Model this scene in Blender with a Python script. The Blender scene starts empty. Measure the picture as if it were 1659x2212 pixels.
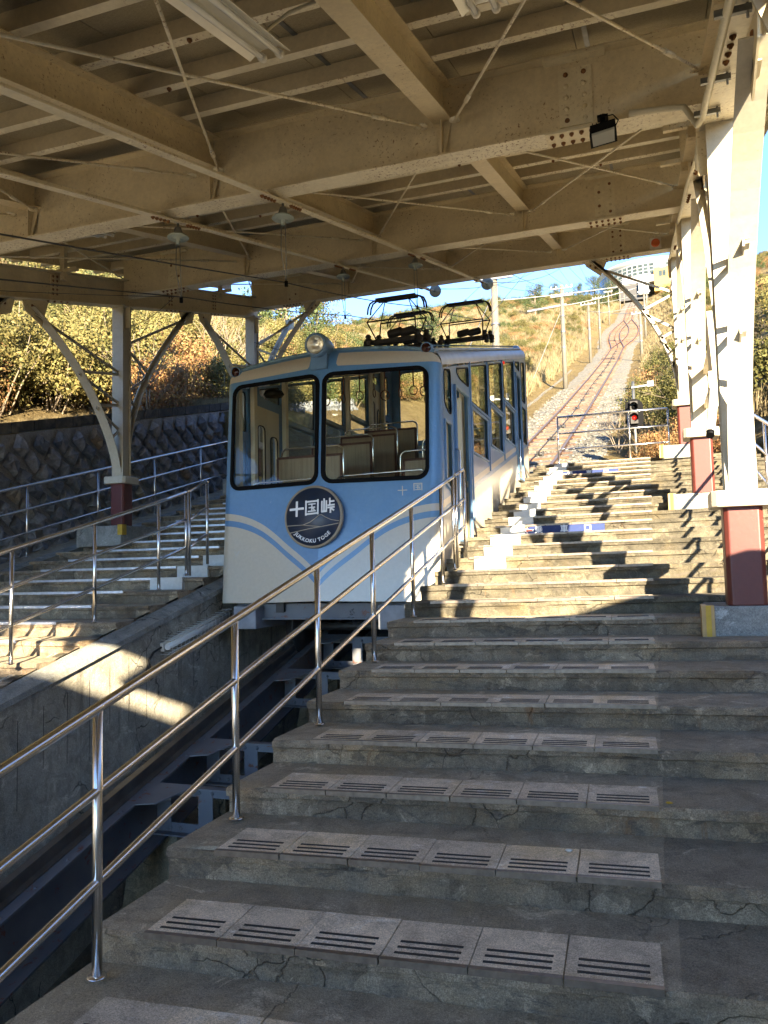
import bpy, bmesh, math, random
from math import sin, cos, pi, sqrt, radians, atan2, exp
from mathutils import Vector, Matrix, noise
C = bpy.context.scene.collection
SC = bpy.context.scene
rnd = random.Random(7)

# ------------------------------------------------------------------ camera
YAW, PITCH, ROLL = 0.33143, 0.07380, 0.02336
fw = Vector((-sin(YAW)*cos(PITCH), cos(YAW)*cos(PITCH), sin(PITCH)))
rt = Vector((cos(YAW), sin(YAW), 0)); upv = rt.cross(fw)
rt2 = rt*cos(ROLL) - upv*sin(ROLL); up2 = rt2.cross(fw)
cd = bpy.data.cameras.new('camera'); cam = bpy.data.objects.new('camera', cd); C.objects.link(cam)
cam.matrix_world = Matrix(((rt2.x, up2.x, -fw.x, 0), (rt2.y, up2.y, -fw.y, 0), (rt2.z, up2.z, -fw.z, 0), (0, 0, 0, 1)))
cd.sensor_fit = 'HORIZONTAL'; cd.sensor_width = 36; cd.lens = 36*1706.2/1659
cd.clip_start = 0.05; cd.clip_end = 4000
SC.camera = cam
# ------------------------------------------------------------------ world, sun, exposure
SUN_DIR = Vector((-1, 1.9, -0.665)).normalized()      # the way the light travels
w = bpy.data.worlds.new('World'); SC.world = w; w.use_nodes = True
nt = w.node_tree; nt.nodes.clear()
sky = nt.nodes.new('ShaderNodeTexSky'); sky.sky_type = 'NISHITA'; sky.sun_disc = False
sky.sun_elevation = math.asin(-SUN_DIR.z); sky.sun_rotation = atan2(-SUN_DIR.x, -SUN_DIR.y)
sky.air_density = 1.0; sky.air_density = 0.5; sky.dust_density = 0.0; sky.ozone_density = 6.0; sky.altitude = 800
bg = nt.nodes.new('ShaderNodeBackground'); bg.inputs[1].default_value = 0.075
wo = nt.nodes.new('ShaderNodeOutputWorld')
nt.links.new(sky.outputs[0], bg.inputs[0]); nt.links.new(bg.outputs[0], wo.inputs[0])
sl = bpy.data.lights.new('sun', 'SUN'); sl.energy = 2.0; sl.angle = radians(0.5); sl.color = (1, 0.96, 0.89)
so = bpy.data.objects.new('sun', sl); C.objects.link(so)
so.rotation_euler = SUN_DIR.to_track_quat('-Z', 'Y').to_euler(); so.location = (10, -20, 20)
SC.view_settings.view_transform = 'Standard'; SC.view_settings.look = 'None'
SC.view_settings.exposure = 4.0; SC.view_settings.gamma = 1; SC.view_settings.use_curve_mapping = False
SC.view_settings.use_white_balance = True; SC.view_settings.white_balance_temperature = 8800; SC.view_settings.white_balance_tint = 8   # camera white balance set between sun and shade

# ------------------------------------------------------------------ helpers
def org(o):
    v = Vector((0, 0, 0))
    while o is not None:
        v += o.location; o = o.parent
    return v
def props(o, label=None, cat=None, group=None, kind=None):
    if label: o['label'] = label
    if cat: o['category'] = cat
    if group: o['group'] = group
    if kind: o['kind'] = kind
    return o
def thing(name, label, cat, loc=(0, 0, 0), group=None):
    o = bpy.data.objects.new(name, None); C.objects.link(o); o.location = loc; o.empty_display_size = 0.1
    return props(o, label, cat, group)
class MB:
    def __init__(s): s.v = []; s.f = []; s.m = []; s.sm = []
    def add(s, vs, fs, mi=0, smooth=False):
        b = len(s.v); s.v += [tuple(p) for p in vs]
        for f in fs: s.f.append([b+i for i in f]); s.m.append(mi); s.sm.append(smooth)
        return s
    def box(s, a, b, mi=0):
        x0, y0, z0 = a; x1, y1, z1 = b
        return s.add([(x0,y0,z0),(x1,y0,z0),(x1,y1,z0),(x0,y1,z0),(x0,y0,z1),(x1,y0,z1),(x1,y1,z1),(x0,y1,z1)],
                     [(0,3,2,1),(4,5,6,7),(0,1,5,4),(1,2,6,5),(2,3,7,6),(3,0,4,7)], mi)
    def sect(s, p, q, prof, side, mi=0, up=None):
        """extrude closed 2D profile [(a,b)] from p to q; a along side, b along up"""
        p = Vector(p); q = Vector(q); d = (q-p).normalized(); sd = Vector(side)
        if up is None:
            sd = (sd - d*sd.dot(d)).normalized(); u = sd.cross(d).normalized()
        else:
            u = Vector(up); sd = Vector(side)
        n = len(prof); vs = [p+sd*a+u*b for a, b in prof] + [q+sd*a+u*b for a, b in prof]
        ar = sum(prof[i][0]*prof[(i+1) % n][1]-prof[(i+1) % n][0]*prof[i][1] for i in range(n))
        fs = [(i, (i+1) % n, n+(i+1) % n, n+i) for i in range(n)]
        fs += [tuple(range(n))[::-1], tuple(range(n, 2*n))]
        return s.add(vs, fs, mi)
    def bar(s, p, q, w, h, side=(1, 0, 0), mi=0, up=None):
        return s.sect(p, q, [(-w/2,-h/2),(w/2,-h/2),(w/2,h/2),(-w/2,h/2)], side, mi, up)
    def ibeam(s, p, q, w, h, t=0.012, side=(1, 0, 0), mi=0, up=(0, 0, 1), z0=0):
        """web plus two flanges, bottom face z0 above p"""
        for a, b, ww in ((z0, z0+t, w), (z0+h-t, z0+h, w), (z0+t, z0+h-t, t)):
            s.sect(p, q, [(-ww/2, a), (ww/2, a), (ww/2, b), (-ww/2, b)], side, mi, up)
        return s
    def tube(s, pts, r, n=8, mi=0, closed=False, caps=True):
        pts = [Vector(p) for p in pts]; b = len(s.v); m = len(pts); prev = None
        for i, p in enumerate(pts):
            if closed: d = (pts[(i+1) % m]-pts[i-1]).normalized()
            else: d = ((pts[min(i+1, m-1)]-pts[max(i-1, 0)])).normalized()
            if prev is None:
                a = d.cross(Vector((0, 0, 1)))
                if a.length < 1e-3: a = d.cross(Vector((0, 1, 0)))
                a.normalize()
            else: a = (prev-d*prev.dot(d)).normalized()
            prev = a; c = d.cross(a)
            rr = r[i] if isinstance(r, (list, tuple)) else r
            for k in range(n):
                t = 2*pi*k/n; s.v.append(tuple(p+a*cos(t)*rr+c*sin(t)*rr))
        for i in range(m if closed else m-1):
            for k in range(n):
                j = (i+1) % m
                s.f.append([b+i*n+k, b+i*n+(k+1) % n, b+j*n+(k+1) % n, b+j*n+k]); s.m.append(mi); s.sm.append(True)
        if caps and not closed:
            s.f.append([b+k for k in range(n)][::-1]); s.m.append(mi); s.sm.append(False)
            s.f.append([b+(m-1)*n+k for k in range(n)]); s.m.append(mi); s.sm.append(False)
        return s
    def lathe(s, prof, o, ax=(0, 0, 1), n=16, mi=0):
        """prof [(r,h)] round axis ax from o"""
        ax = Vector(ax).normalized(); o = Vector(o); a = ax.orthogonal().normalized(); c = ax.cross(a); b = len(s.v)
        for r, h in prof:
            for k in range(n):
                t = 2*pi*k/n; s.v.append(tuple(o+ax*h+a*cos(t)*r+c*sin(t)*r))
        for i in range(len(prof)-1):
            for k in range(n):
                s.f.append([b+i*n+k, b+i*n+(k+1) % n, b+(i+1)*n+(k+1) % n, b+(i+1)*n+k]); s.m.append(mi); s.sm.append(True)
        return s
    def poly(s, pts, d, mi=0):
        """prism: polygon pts extruded by vector d"""
        n = len(pts); d = Vector(d); P = [Vector(p) for p in pts]
        return s.add(P+[p+d for p in P], [tuple(range(n))[::-1], tuple(range(n, 2*n))]+[(i, (i+1) % n, n+(i+1) % n, n+i) for i in range(n)], mi)
    def grid(s, fn, nu, nv, mi=0, smooth=True, flip=False):
        b = len(s.v)
        for j in range(nv+1):
            for i in range(nu+1): s.v.append(tuple(fn(i/nu, j/nv)))
        for j in range(nv):
            for i in range(nu):
                f = [b+j*(nu+1)+i, b+j*(nu+1)+i+1, b+(j+1)*(nu+1)+i+1, b+(j+1)*(nu+1)+i]
                s.f.append(f[::-1] if flip else f); s.m.append(mi); s.sm.append(smooth)
        return s
    def mesh(s, name, mats, o=(0, 0, 0)):
        me = bpy.data.meshes.new(name); O = Vector(o)
        me.from_pydata([tuple(Vector(p)-O) for p in s.v], [], s.f)
        for m in (mats if isinstance(mats, (list, tuple)) else [mats]): me.materials.append(m)
        me.polygons.foreach_set('material_index', s.m); me.polygons.foreach_set('use_smooth', s.sm); me.update()
        return me
    def build(s, name, mats, parent=None, loc=None, fix=True, **kw):
        O = org(parent) + (Vector(loc) if loc is not None else Vector())
        me = s.mesh(name, mats, O)
        if fix:
            bm = bmesh.new(); bm.from_mesh(me); bmesh.ops.recalc_face_normals(bm, faces=bm.faces); bm.to_mesh(me); bm.free()
        o = bpy.data.objects.new(name, me); C.objects.link(o); o.parent = parent
        if loc is not None: o.location = loc
        return props(o, **kw)
def put(me, name, loc=(0, 0, 0), parent=None, rot=(0, 0, 0), scale=(1, 1, 1), **kw):
    o = bpy.data.objects.new(name, me); C.objects.link(o); o.parent = parent
    o.location = Vector(loc)-org(parent); o.rotation_euler = rot; o.scale = scale
    return props(o, **kw)
def copy_tree(o, parent=None):
    c = o.copy(); C.objects.link(c); c.parent = parent
    for ch in list(o.children): copy_tree(ch, c)
    return c
def bevel(o, wd=0.006, seg=1):
    m = o.modifiers.new('b', 'BEVEL'); m.width = wd; m.segments = seg; m.limit_method = 'ANGLE'; return o
def rrect(x0, x1, y0, y1, r, n=5):
    """x0..x1,y0..y1 rounded"""
    out = []
    for cx, cy, a in ((x1-r, y1-r, 0), (x0+r, y1-r, 90), (x0+r, y0+r, 180), (x1-r, y0+r, 270)):
        for k in range(n+1):
            t = radians(a+90*k/n); out.append((cx+r*cos(t), cy+r*sin(t)))
    return out
def rpoly(pts, r, n=3):
    """round the corners of polygon"""
    out = []; m = len(pts)
    for i in range(m):
        p = Vector(pts[i]); a = Vector(pts[i-1]); b = Vector(pts[(i+1) % m])
        u = (a-p); v = (b-p); rr = min(r, u.length*.45, v.length*.45); A = p+u.normalized()*rr; B = p+v.normalized()*rr
        for k in range(n+1):
            t = k/n; out.append(tuple(A*(1-t)**2+p*2*t*(1-t)+B*t*t))
    return out
def plate(loops, fn, thick, name, mats, parent, **kw):
    """flat filled outline with holes; fn((u,v,d)) -> 3D; d in [-.5,.5]*thick"""
    cu = bpy.data.curves.new('t', 'CURVE'); cu.dimensions = '2D'; cu.fill_mode = 'BOTH'; cu.extrude = thick/2
    for lp in loops:
        sp = cu.splines.new('POLY'); sp.points.add(len(lp)-1)
        for i, (a, b) in enumerate(lp): sp.points[i].co = (a, b, 0, 1)
        sp.use_cyclic_u = True
    ob = bpy.data.objects.new('t', cu); C.objects.link(ob)
    dg = bpy.context.evaluated_depsgraph_get(); me = bpy.data.meshes.new_from_object(ob.evaluated_get(dg))
    bpy.data.objects.remove(ob); bpy.data.curves.remove(cu)
    O = org(parent)
    for v in me.vertices: v.co = Vector(fn(v.co.x, v.co.y, v.co.z))-O
    bm = bmesh.new(); bm.from_mesh(me); bmesh.ops.remove_doubles(bm, verts=bm.verts, dist=1e-5); bmesh.ops.recalc_face_normals(bm, faces=bm.faces); bm.to_mesh(me); bm.free()
    me.name = name; me.materials.clear()
    for m in (mats if isinstance(mats, (list, tuple)) else [mats]): me.materials.append(m)
    o = bpy.data.objects.new(name, me); C.objects.link(o); o.parent = parent
    return props(o, **kw)
def text(s, size, fn, name, mat, parent, bold=0.0, thick=0.004, spacing=1.0, **kw):
    cu = bpy.data.curves.new('t', 'FONT'); cu.body = s; cu.size = size; cu.align_x = 'CENTER'; cu.align_y = 'CENTER'
    cu.offset = bold; cu.extrude = thick/2; cu.space_character = spacing; cu.resolution_u = 3
    ob = bpy.data.objects.new('t', cu); C.objects.link(ob)
    dg = bpy.context.evaluated_depsgraph_get(); me = bpy.data.meshes.new_from_object(ob.evaluated_get(dg))
    bpy.data.objects.remove(ob); bpy.data.curves.remove(cu); O = org(parent)
    for v in me.vertices: v.co = Vector(fn(v.co.x, v.co.y, v.co.z))-O
    me.name = name; me.materials.clear(); me.materials.append(mat)
    o = bpy.data.objects.new(name, me); C.objects.link(o); o.parent = parent
    return props(o, **kw)

# ------------------------------------------------------------------ materials
def mat(name):
    m = bpy.data.materials.new(name); m.use_nodes = True
    return m, m.node_tree, m.node_tree.nodes['Principled BSDF']
class NT:
    def __init__(s, t): s.t = t
    def n(s, ty, **kw):
        o = s.t.nodes.new(ty)
        for k, v in kw.items():
            if k.startswith('i_'): o.inputs[k[2:].replace('_', ' ')].default_value = v
            else: setattr(o, k, v)
        return o
    def l(s, a, b): s.t.links.new(a, b)
    def tex(s, mode='Object'): return s.n('ShaderNodeTexCoord').outputs[mode]
    def pos(s): return s.n('ShaderNodeNewGeometry').outputs['Position']
    def noise(s, co, scale, detail=6, rough=0.6, dist=0.0):
        o = s.n('ShaderNodeTexNoise'); o.inputs['Scale'].default_value = scale; o.inputs['Detail'].default_value = detail
        o.inputs['Roughness'].default_value = rough; o.inputs['Distortion'].default_value = dist; s.l(co, o.inputs['Vector']); return o.outputs['Fac']
    def ramp(s, f, st):
        o = s.n('ShaderNodeValToRGB'); el = o.color_ramp.elements
        while len(el) < len(st): el.new(0.5)
        for e, (p, c) in zip(el, st): e.position = p; e.color = (c if isinstance(c, tuple) else (c, c, c))[:3]+(1,)
        s.l(f, o.inputs[0]); return o.outputs[0]
    def mix(s, f, a, b, mode='MIX'):
        o = s.n('ShaderNodeMix', data_type='RGBA', blend_type=mode)
        for v, i in ((f, 0), (a, 6), (b, 7)):
            if hasattr(v, 'is_output'): s.l(v, o.inputs[i])
            else: o.inputs[i].default_value = (v if i == 0 else tuple(v)+(1,))
        return o.outputs[2]
    def math(s, op, a, b=0.0, c=0.0):
        o = s.n('ShaderNodeMath', operation=op)
        for v, i in ((a, 0), (b, 1), (c, 2)):
            if hasattr(v, 'is_output'): s.l(v, o.inputs[i])
            else: o.inputs[i].default_value = v
        return o.outputs[0]
    def mapv(s, co, scale=(1, 1, 1), loc=(0, 0, 0), rot=(0, 0, 0)):
        o = s.n('ShaderNodeMapping'); o.inputs['Scale'].default_value = scale; o.inputs['Location'].default_value = loc; o.inputs['Rotation'].default_value = rot
        s.l(co, o.inputs[0]); return o.outputs[0]
    def bump(s, h, st, dist, bsdf, prev=None):
        o = s.n('ShaderNodeBump'); o.inputs['Strength'].default_value = st; o.inputs['Distance'].default_value = dist; s.l(h, o.inputs['Height'])
        if prev is not None: s.l(prev, o.inputs['Normal'])
        s.l(o.outputs[0], bsdf.inputs['Normal']); return o.outputs[0]
def flat(name, col, rough=0.5, metal=0.0, var=0.0, scale=8, bmp=0.0, spec=0.5):
    m, t, b = mat(name); N = NT(t); b.inputs['Roughness'].default_value = rough; b.inputs['Metallic'].default_value = metal
    b.inputs['Specular IOR Level'].default_value = spec
    b.inputs['Base Color'].default_value = tuple(col)+(1,)
    if var:
        f = N.noise(N.pos(), scale, 5)
        N.l(N.ramp(f, [(0.3, tuple(c*(1-var) for c in col)), (0.7, tuple(min(1, c*(1+var)) for c in col))]), b.inputs['Base Color'])
        if bmp: N.bump(f, 0.5, bmp, b)
    return m
def concrete(name, base, stain, tint=(0.3, 0.27, 0.2), cracks=True, scale=1.0, grain=0.02, drips=0.5, ck=(0.004, 0.014, .75), cs=2.3, orand=False, stainrust=False):
    m, t, b = mat(name); N = NT(t); p = N.pos(); b.inputs['Roughness'].default_value = 0.88; b.inputs['Specular IOR Level'].default_value = 0.25
    big = N.noise(p, 1.1*scale, 5, 0.65, 0.4); mid = N.noise(p, 6*scale, 8, 0.7, 0.6); fine = N.noise(p, 90, 4, 0.75); sp = N.noise(p, 210, 3, 0.85)
    c = N.mix(N.ramp(big, [(0.35, 0.0), (0.68, 1.0)]), base, stain)
    c = N.mix(N.ramp(mid, [(0.45, 0.0), (0.62, 0.75)]), c, tuple(x*0.52 for x in base))
    pale = N.noise(N.mapv(p, (1, 1, 1), (7, 3, 1)), 4.2*scale, 9, 0.75, 1.0)
    c = N.mix(N.ramp(pale, [(0.57, 0.0), (0.64, 0.55)]), c, tuple(min(1, x*1.75) for x in base))
    ti = N.noise(N.mapv(p, (1, 1, 1), (17, 3, 9)), 2.3, 4, 0.6, 0.3)
    c = N.mix(N.ramp(ti, [(0.5, 0.0), (0.75, 0.7)]), c, tint)
    # vertical drip streaks
    dr = N.noise(N.mapv(p, (9, 9, 0.9)), 1.0, 5, 0.6, 0.2)
    c = N.mix(N.math('MULTIPLY', N.ramp(dr, [(0.56, 0.0), (0.7, 1.0)]), drips), c, tuple(x*0.33 for x in base))
    g = N.ramp(fine, [(0.25, 0.62), (0.75, 1.35)]); c = N.mix(0.75, c, g, 'MULTIPLY')
    g2 = N.ramp(sp, [(0.38, 0.5), (0.62, 1.45)]); c = N.mix(0.75, c, g2, 'MULTIPLY')
    h = N.math('ADD', N.math('MULTIPLY', mid, 1.4), N.math('MULTIPLY', fine, 0.5)); 
    if cracks:
        wv = N.n('ShaderNodeTexNoise'); wv.inputs['Scale'].default_value = 3.0; wv.inputs['Detail'].default_value = 5; N.l(p, wv.inputs['Vector'])
        pv = N.n('ShaderNodeVectorMath', operation='MULTIPLY_ADD'); pv.inputs[1].default_value = (0.35,)*3; N.l(wv.outputs['Color'], pv.inputs[0]); N.l(p, pv.inputs[2])
        vo = N.n('ShaderNodeTexVoronoi', feature='DISTANCE_TO_EDGE'); vo.inputs['Scale'].default_value = cs; N.l(pv.outputs[0], vo.inputs['Vector'])
        k0, k1, ko = ck; ck = N.ramp(vo.outputs['Distance'], [(k0, 1.0), (k1, 0.0)])
        msk = N.ramp(N.noise(N.mapv(p, (1, 1, 1), (31, 5, 2)), 1.3, 3), [(0.5, 0.0), (0.56, 1.0)])
        ck = N.math('MULTIPLY', ck, msk)
        c = N.mix(N.math('MULTIPLY', ck, ko), c, (0.02, 0.018, 0.014)); h = N.math('SUBTRACT', h, N.math('MULTIPLY', ck, 0.6))
    if stainrust:
        w2 = N.n('ShaderNodeVectorMath', operation='MULTIPLY_ADD'); nn = N.n('ShaderNodeTexNoise'); nn.inputs['Scale'].default_value = 5; nn.inputs['Detail'].default_value = 6; N.l(p, nn.inputs['Vector']); w2.inputs[1].default_value = (1.1, 1.1, 1.1); N.l(nn.outputs['Color'], w2.inputs[0]); N.l(N.mapv(p, (2.2, 2.2, 5)), w2.inputs[2])
        vp = N.n('ShaderNodeTexVoronoi'); vp.inputs['Scale'].default_value = 1.3; N.l(w2.outputs[0], vp.inputs['Vector']); sv = N.n('ShaderNodeSeparateColor'); N.l(vp.outputs['Color'], sv.inputs[0])
        c = N.mix(0.85, c, N.ramp(sv.outputs[0], [(0.0, (0.55, 0.53, 0.5)), (0.5, (0.95, 0.93, 0.9)), (0.85, (1.12, 1.08, 1.0)), (1.0, (1.35, 1.3, 1.2))]), 'MULTIPLY')
        rs_ = N.noise(N.mapv(p, (5, 5, 1.1), (3, 8, 1)), 1.0, 6, 0.7, 0.8); c = N.mix(N.ramp(rs_, [(0.62, 0.0), (0.72, 0.7)]), c, (0.22, 0.10, 0.04))
        em_ = N.noise(N.mapv(p, (2, 2, 6), (9, 1, 1)), 1.6, 8, 0.8, 1.5); c = N.mix(N.ramp(em_, [(0.55, 0.0), (0.60, 0.75)]), c, (0.10, 0.083, 0.066))
    if orand:
        oi = N.n('ShaderNodeObjectInfo').outputs['Random']; c = N.mix(1.0, c, N.ramp(oi, [(0.0, (0.80, 0.79, 0.78)), (0.5, (0.93, 0.91, 0.88)), (1.0, (1.05, 1.03, 1.0))]), 'MULTIPLY')
    N.l(c, b.inputs['Base Color']); N.bump(h, 0.9, grain, b)
    return m
M = {}
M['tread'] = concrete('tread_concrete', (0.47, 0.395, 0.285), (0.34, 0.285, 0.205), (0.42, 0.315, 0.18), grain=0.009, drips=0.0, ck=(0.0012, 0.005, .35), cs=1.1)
M['riser'] = concrete('riser_concrete', (0.36, 0.28, 0.20), (0.18, 0.142, 0.102), (0.40, 0.26, 0.14), scale=1.6, grain=0.014, drips=0.55, ck=(0.001, 0.010, .6), cs=2.6, stainrust=True)
M['tread_sunlit'] = concrete('sunlit_stair_concrete_darkened', (0.14, 0.126, 0.098), (0.085, 0.077, 0.06), (0.165, 0.13, 0.08), grain=0.01, drips=0.5, scale=2.2, ck=(0.002, .008, .6))  # tread concrete again, darkened because these steps lie in full sun
M['riser_sunlit'] = concrete('sunlit_riser_concrete_darkened', (0.155, 0.138, 0.104), (0.075, 0.067, 0.05), (0.18, 0.14, 0.08), scale=2.4, grain=0.014, drips=0.6, ck=(0.002, 0.012, .8), cs=2.8, stainrust=True)  # riser concrete darkened likewise, to hold back the sunlight on it
M['aggregate'] = concrete('aggregate_concrete', (0.43, 0.365, 0.27), (0.29, 0.245, 0.18), (0.34, 0.265, 0.17), grain=0.03, drips=0.3, ck=(0.0012, .005, .35), cs=1.2)
M['tile'] = concrete('tile_ceramic', (0.82, 0.70, 0.54), (0.72, 0.61, 0.47), (0.76, 0.56, 0.30), cracks=False, grain=0.0015, drips=0, orand=True)
M['wall'] = concrete('trench_concrete', (0.46, 0.425, 0.35), (0.33, 0.305, 0.255), (0.36, 0.31, 0.22), grain=0.015, drips=0.75)
M['block'] = concrete('block_concrete', (0.31, 0.31, 0.285), (0.24, 0.24, 0.215), (0.25, 0.24, 0.2), grain=0.008, drips=0.2)
M['dirt'] = concrete('trench_floor_dirt', (0.14, 0.12, 0.085), (0.09, 0.08, 0.06), cracks=False, grain=0.03)
M['groove'] = flat('anti_slip_rubber', (0.018, 0.017, 0.016), 0.7)
M['bronze'] = flat('bronze_nosing', (0.20, 0.155, 0.12), 0.42, 0.75, 0.25, 30)
M['nosing_alu'] = flat('aluminium_nosing', (0.55, 0.56, 0.58), 0.38, 0.6, 0.2, 20)
M['crack'] = flat('mortar_gap_dark', (0.035, 0.032, 0.028), 0.95)
def painted(name, col, rust=0.5, rough=0.5, dirt=(0.46, 0.36, 0.21), bmp=0.001, rs=0.64, rc=(0.20, 0.075, 0.02)):
    m, t, b = mat(name); N = NT(t); p = N.pos(); b.inputs['Roughness'].default_value = rough; b.inputs['Specular IOR Level'].default_value = 0.4
    d = N.noise(p, 2.2, 7, 0.7, 0.3); f = N.noise(p, 26, 5, 0.7)
    c = N.mix(N.ramp(d, [(0.42, 0.0), (0.75, 0.55)]), col, dirt)
    c = N.mix(0.5, c, N.ramp(f, [(0.3, 0.8), (0.7, 1.12)]), 'MULTIPLY')
    r1 = N.noise(N.mapv(p, (1, 1, 1), (4, 9, 2)), 38, 6, 0.75); r2 = N.noise(p, 1.7, 3, 0.5)
    rr = N.math('MULTIPLY', N.ramp(r1, [(rs-0.02, 0.0), (rs+0.04, 1.0)]), N.ramp(r2, [(0.42, 0.0), (0.6, 1.0)]))
    c = N.mix(N.math('MULTIPLY', rr, rust), c, rc)
    N.l(c, b.inputs['Base Color']); N.bump(N.math('ADD', f, N.math('MULTIPLY', rr, -0.6)), 0.5, bmp, b)
    return m
M['cream'] = painted('cream_steel_paint', (0.78, 0.68, 0.47), 0.9, 0.45, rs=0.60)
M['beam'] = painted('beam_cream_paint', (0.74, 0.62, 0.41), 0.95, 0.5, rs=0.60)
M['flange'] = painted('flange_cream_paint', (0.82, 0.74, 0.56), 0.95, 0.5, rs=0.57)
M['white'] = painted('white_column_paint', (0.50, 0.45, 0.35), 0.7, 0.42, dirt=(0.36, 0.30, 0.21))
M['rust'] = flat('rusty_bolt', (0.22, 0.095, 0.035), 0.85, 0.1, 0.45, 60, 0.002)
M['red'] = painted('maroon_sleeve_paint', (0.125, 0.028, 0.022), 0.1, 0.42, dirt=(0.095, 0.026, 0.022))
M['purlin'] = painted('purlin_paint', (0.72, 0.61, 0.42), 0.6, 0.55)
m, t, b = mat('roof_deck_board'); N = NT(t); p = N.pos(); b.inputs['Roughness'].default_value = 0.95
a_ = N.noise(N.mapv(p, (6, 22, 6)), 4, 8, 0.8, 2.5); c_ = N.ramp(a_, [(0.3, (0.24, 0.20, 0.13)), (0.5, (0.46, 0.39, 0.26)), (0.72, (0.62, 0.55, 0.38))]); N.l(c_, b.inputs['Base Color']); N.bump(a_, 0.9, 0.02, b); M['deck'] = m
m, t, b = mat('brushed_stainless'); N = NT(t); p = N.pos(); b.inputs['Metallic'].default_value = 1.0
N.l(N.ramp(N.noise(p, 9, 6, 0.7), [(0.3, (0.66, 0.64, 0.61)), (0.7, (0.74, 0.72, 0.70))]), b.inputs['Base Color'])
N.l(N.ramp(N.noise(p, 14, 6, 0.7), [(0.3, 0.20), (0.75, 0.27)]), b.inputs['Roughness']); M['steel'] = m
m, t, b = mat('slate_blue_girder_paint'); N = NT(t); p = N.pos(); b.inputs['Roughness'].default_value = 0.55
r1 = N.noise(p, 9, 8, 0.72, 0.4); dd = N.noise(p, 1.9, 5)
gc = N.mix(N.ramp(dd, [(0.4, 0.0), (0.7, 1.0)]), (0.10, 0.107, 0.122), (0.15, 0.155, 0.165)); gc = N.mix(N.ramp(r1, [(0.59, 0.0), (0.62, 1.0)]), gc, (0.16, 0.055, 0.03))
N.l(gc, b.inputs['Base Color']); N.bump(r1, 0.5, 0.004, b); M['girder'] = m
M['rail'] = flat('rusty_rail_steel', (0.07, 0.035, 0.022), 0.5, 0.4, 0.3, 5)
M['pitrail'] = flat('dull_grey_rail_steel', (0.13, 0.115, 0.10), 0.5, 0.5, 0.3, 5)
M['railtop'] = flat('worn_rail_head', (0.13, 0.10, 0.085), 0.5, 0.4, 0.15, 8)
M['sleeper'] = flat('rust_stained_sleeper', (0.13, 0.075, 0.05), 0.9, 0, 0.5, 2.5, 0.01)
M['cable'] = flat('greasy_haul_cable', (0.03, 0.028, 0.025), 0.5, 0.4)
M['black'] = flat('black_rubber', (0.004, 0.004, 0.0045), 0.6, spec=.08)
M['dark'] = flat('dark_equipment_paint', (0.035, 0.032, 0.03), 0.5, 0.3, 0.3, 12)
M['grey'] = flat('grey_box_paint', (0.24, 0.25, 0.27), 0.6, 0, 0.25, 6)
M['yellow'] = flat('yellow_edge_guard', (0.52, 0.30, 0.02), 0.5, 0, 0.12, 20)
M['tan'] = flat('tan_edge_guard', (0.45, 0.27, 0.10), 0.5, 0, 0.12, 20)
M['wpaint'] = painted('white_line_paint', (0.62, 0.62, 0.59), 0.15, 0.6, dirt=(0.40, 0.38, 0.33), bmp=0.004)
M['blue'] = painted('blue_sign_paint', (0.008, 0.025, 0.115), 0.35, 0.6, dirt=(0.012, 0.034, 0.12), rc=(0.4, 0.4, 0.38))
M['signwhite'] = flat('white_lettering', (0.80, 0.80, 0.80), 0.5)
M['signred'] = flat('red_arrow_paint', (0.62, 0.09, 0.07), 0.5)
M['tube'] = flat('fluorescent_tube_glass', (0.78, 0.78, 0.74), 0.12, 0, 0.05)
M['reflector'] = flat('lamp_reflector_enamel', (0.80, 0.76, 0.64), 0.22, 0.1, 0.1, 3)
M['wirewhite'] = flat('white_wire_guard', (0.72, 0.72, 0.68), 0.5)
M['porcelain'] = flat('grey_green_porcelain', (0.36, 0.42, 0.38), 0.18, 0, 0.1, 8)
M['conduit'] = flat('painted_conduit', (0.55, 0.50, 0.37), 0.5, 0, 0.12, 10)
M['galv'] = flat('galvanised_steel', (0.20, 0.205, 0.20), 0.45, 0.7, 0.2, 14)
M['pole'] = flat('concrete_pole', (0.125, 0.108, 0.083), 0.85, 0, 0.18, 2)
M['wire'] = flat('dark_wire', (0.05, 0.05, 0.05), 0.5, 0.5)
M['wirelight'] = flat('pale_steel_wire', (0.24, 0.24, 0.22), 0.5, 0.5)
M['orange'] = flat('orange_alarm_plastic', (0.75, 0.16, 0.05), 0.35)
M['offwhite'] = flat('off_white_box', (0.74, 0.69, 0.58), 0.5)

# ------------------------------------------------------------------ levels
def bz(y): return 1.789+0.262*y                       # underside of the canopy's cross beams
def rz(y):                                             # rail head height along the track
    K = [(-30, -11.04), (17, 1.27), (25, 3.42), (40, 7.85), (60, 13.95), (80, 20.3), (110, 30.3), (140, 41.2), (180, 56.0), (220, 70.3), (245, 79), (300, 84)]
    for (a, p), (b_, q) in zip(K, K[1:]):
        if y <= b_: return p+(q-p)*(y-a)/(b_-a)
    return 84
XC = -3.555
YN0, ZN0, RUN, RISE, XT = 2.6504, -1.3005, 0.5023, 0.1301, -0.0391
def nose(n, x): return YN0+(n-1)*RUN-0.0417*(XT-x), ZN0+(n-1)*RISE-0.0121*(XT-x)
def nz(x, y, z, a=0): return noise.noise(Vector((x, y, z)))
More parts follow.
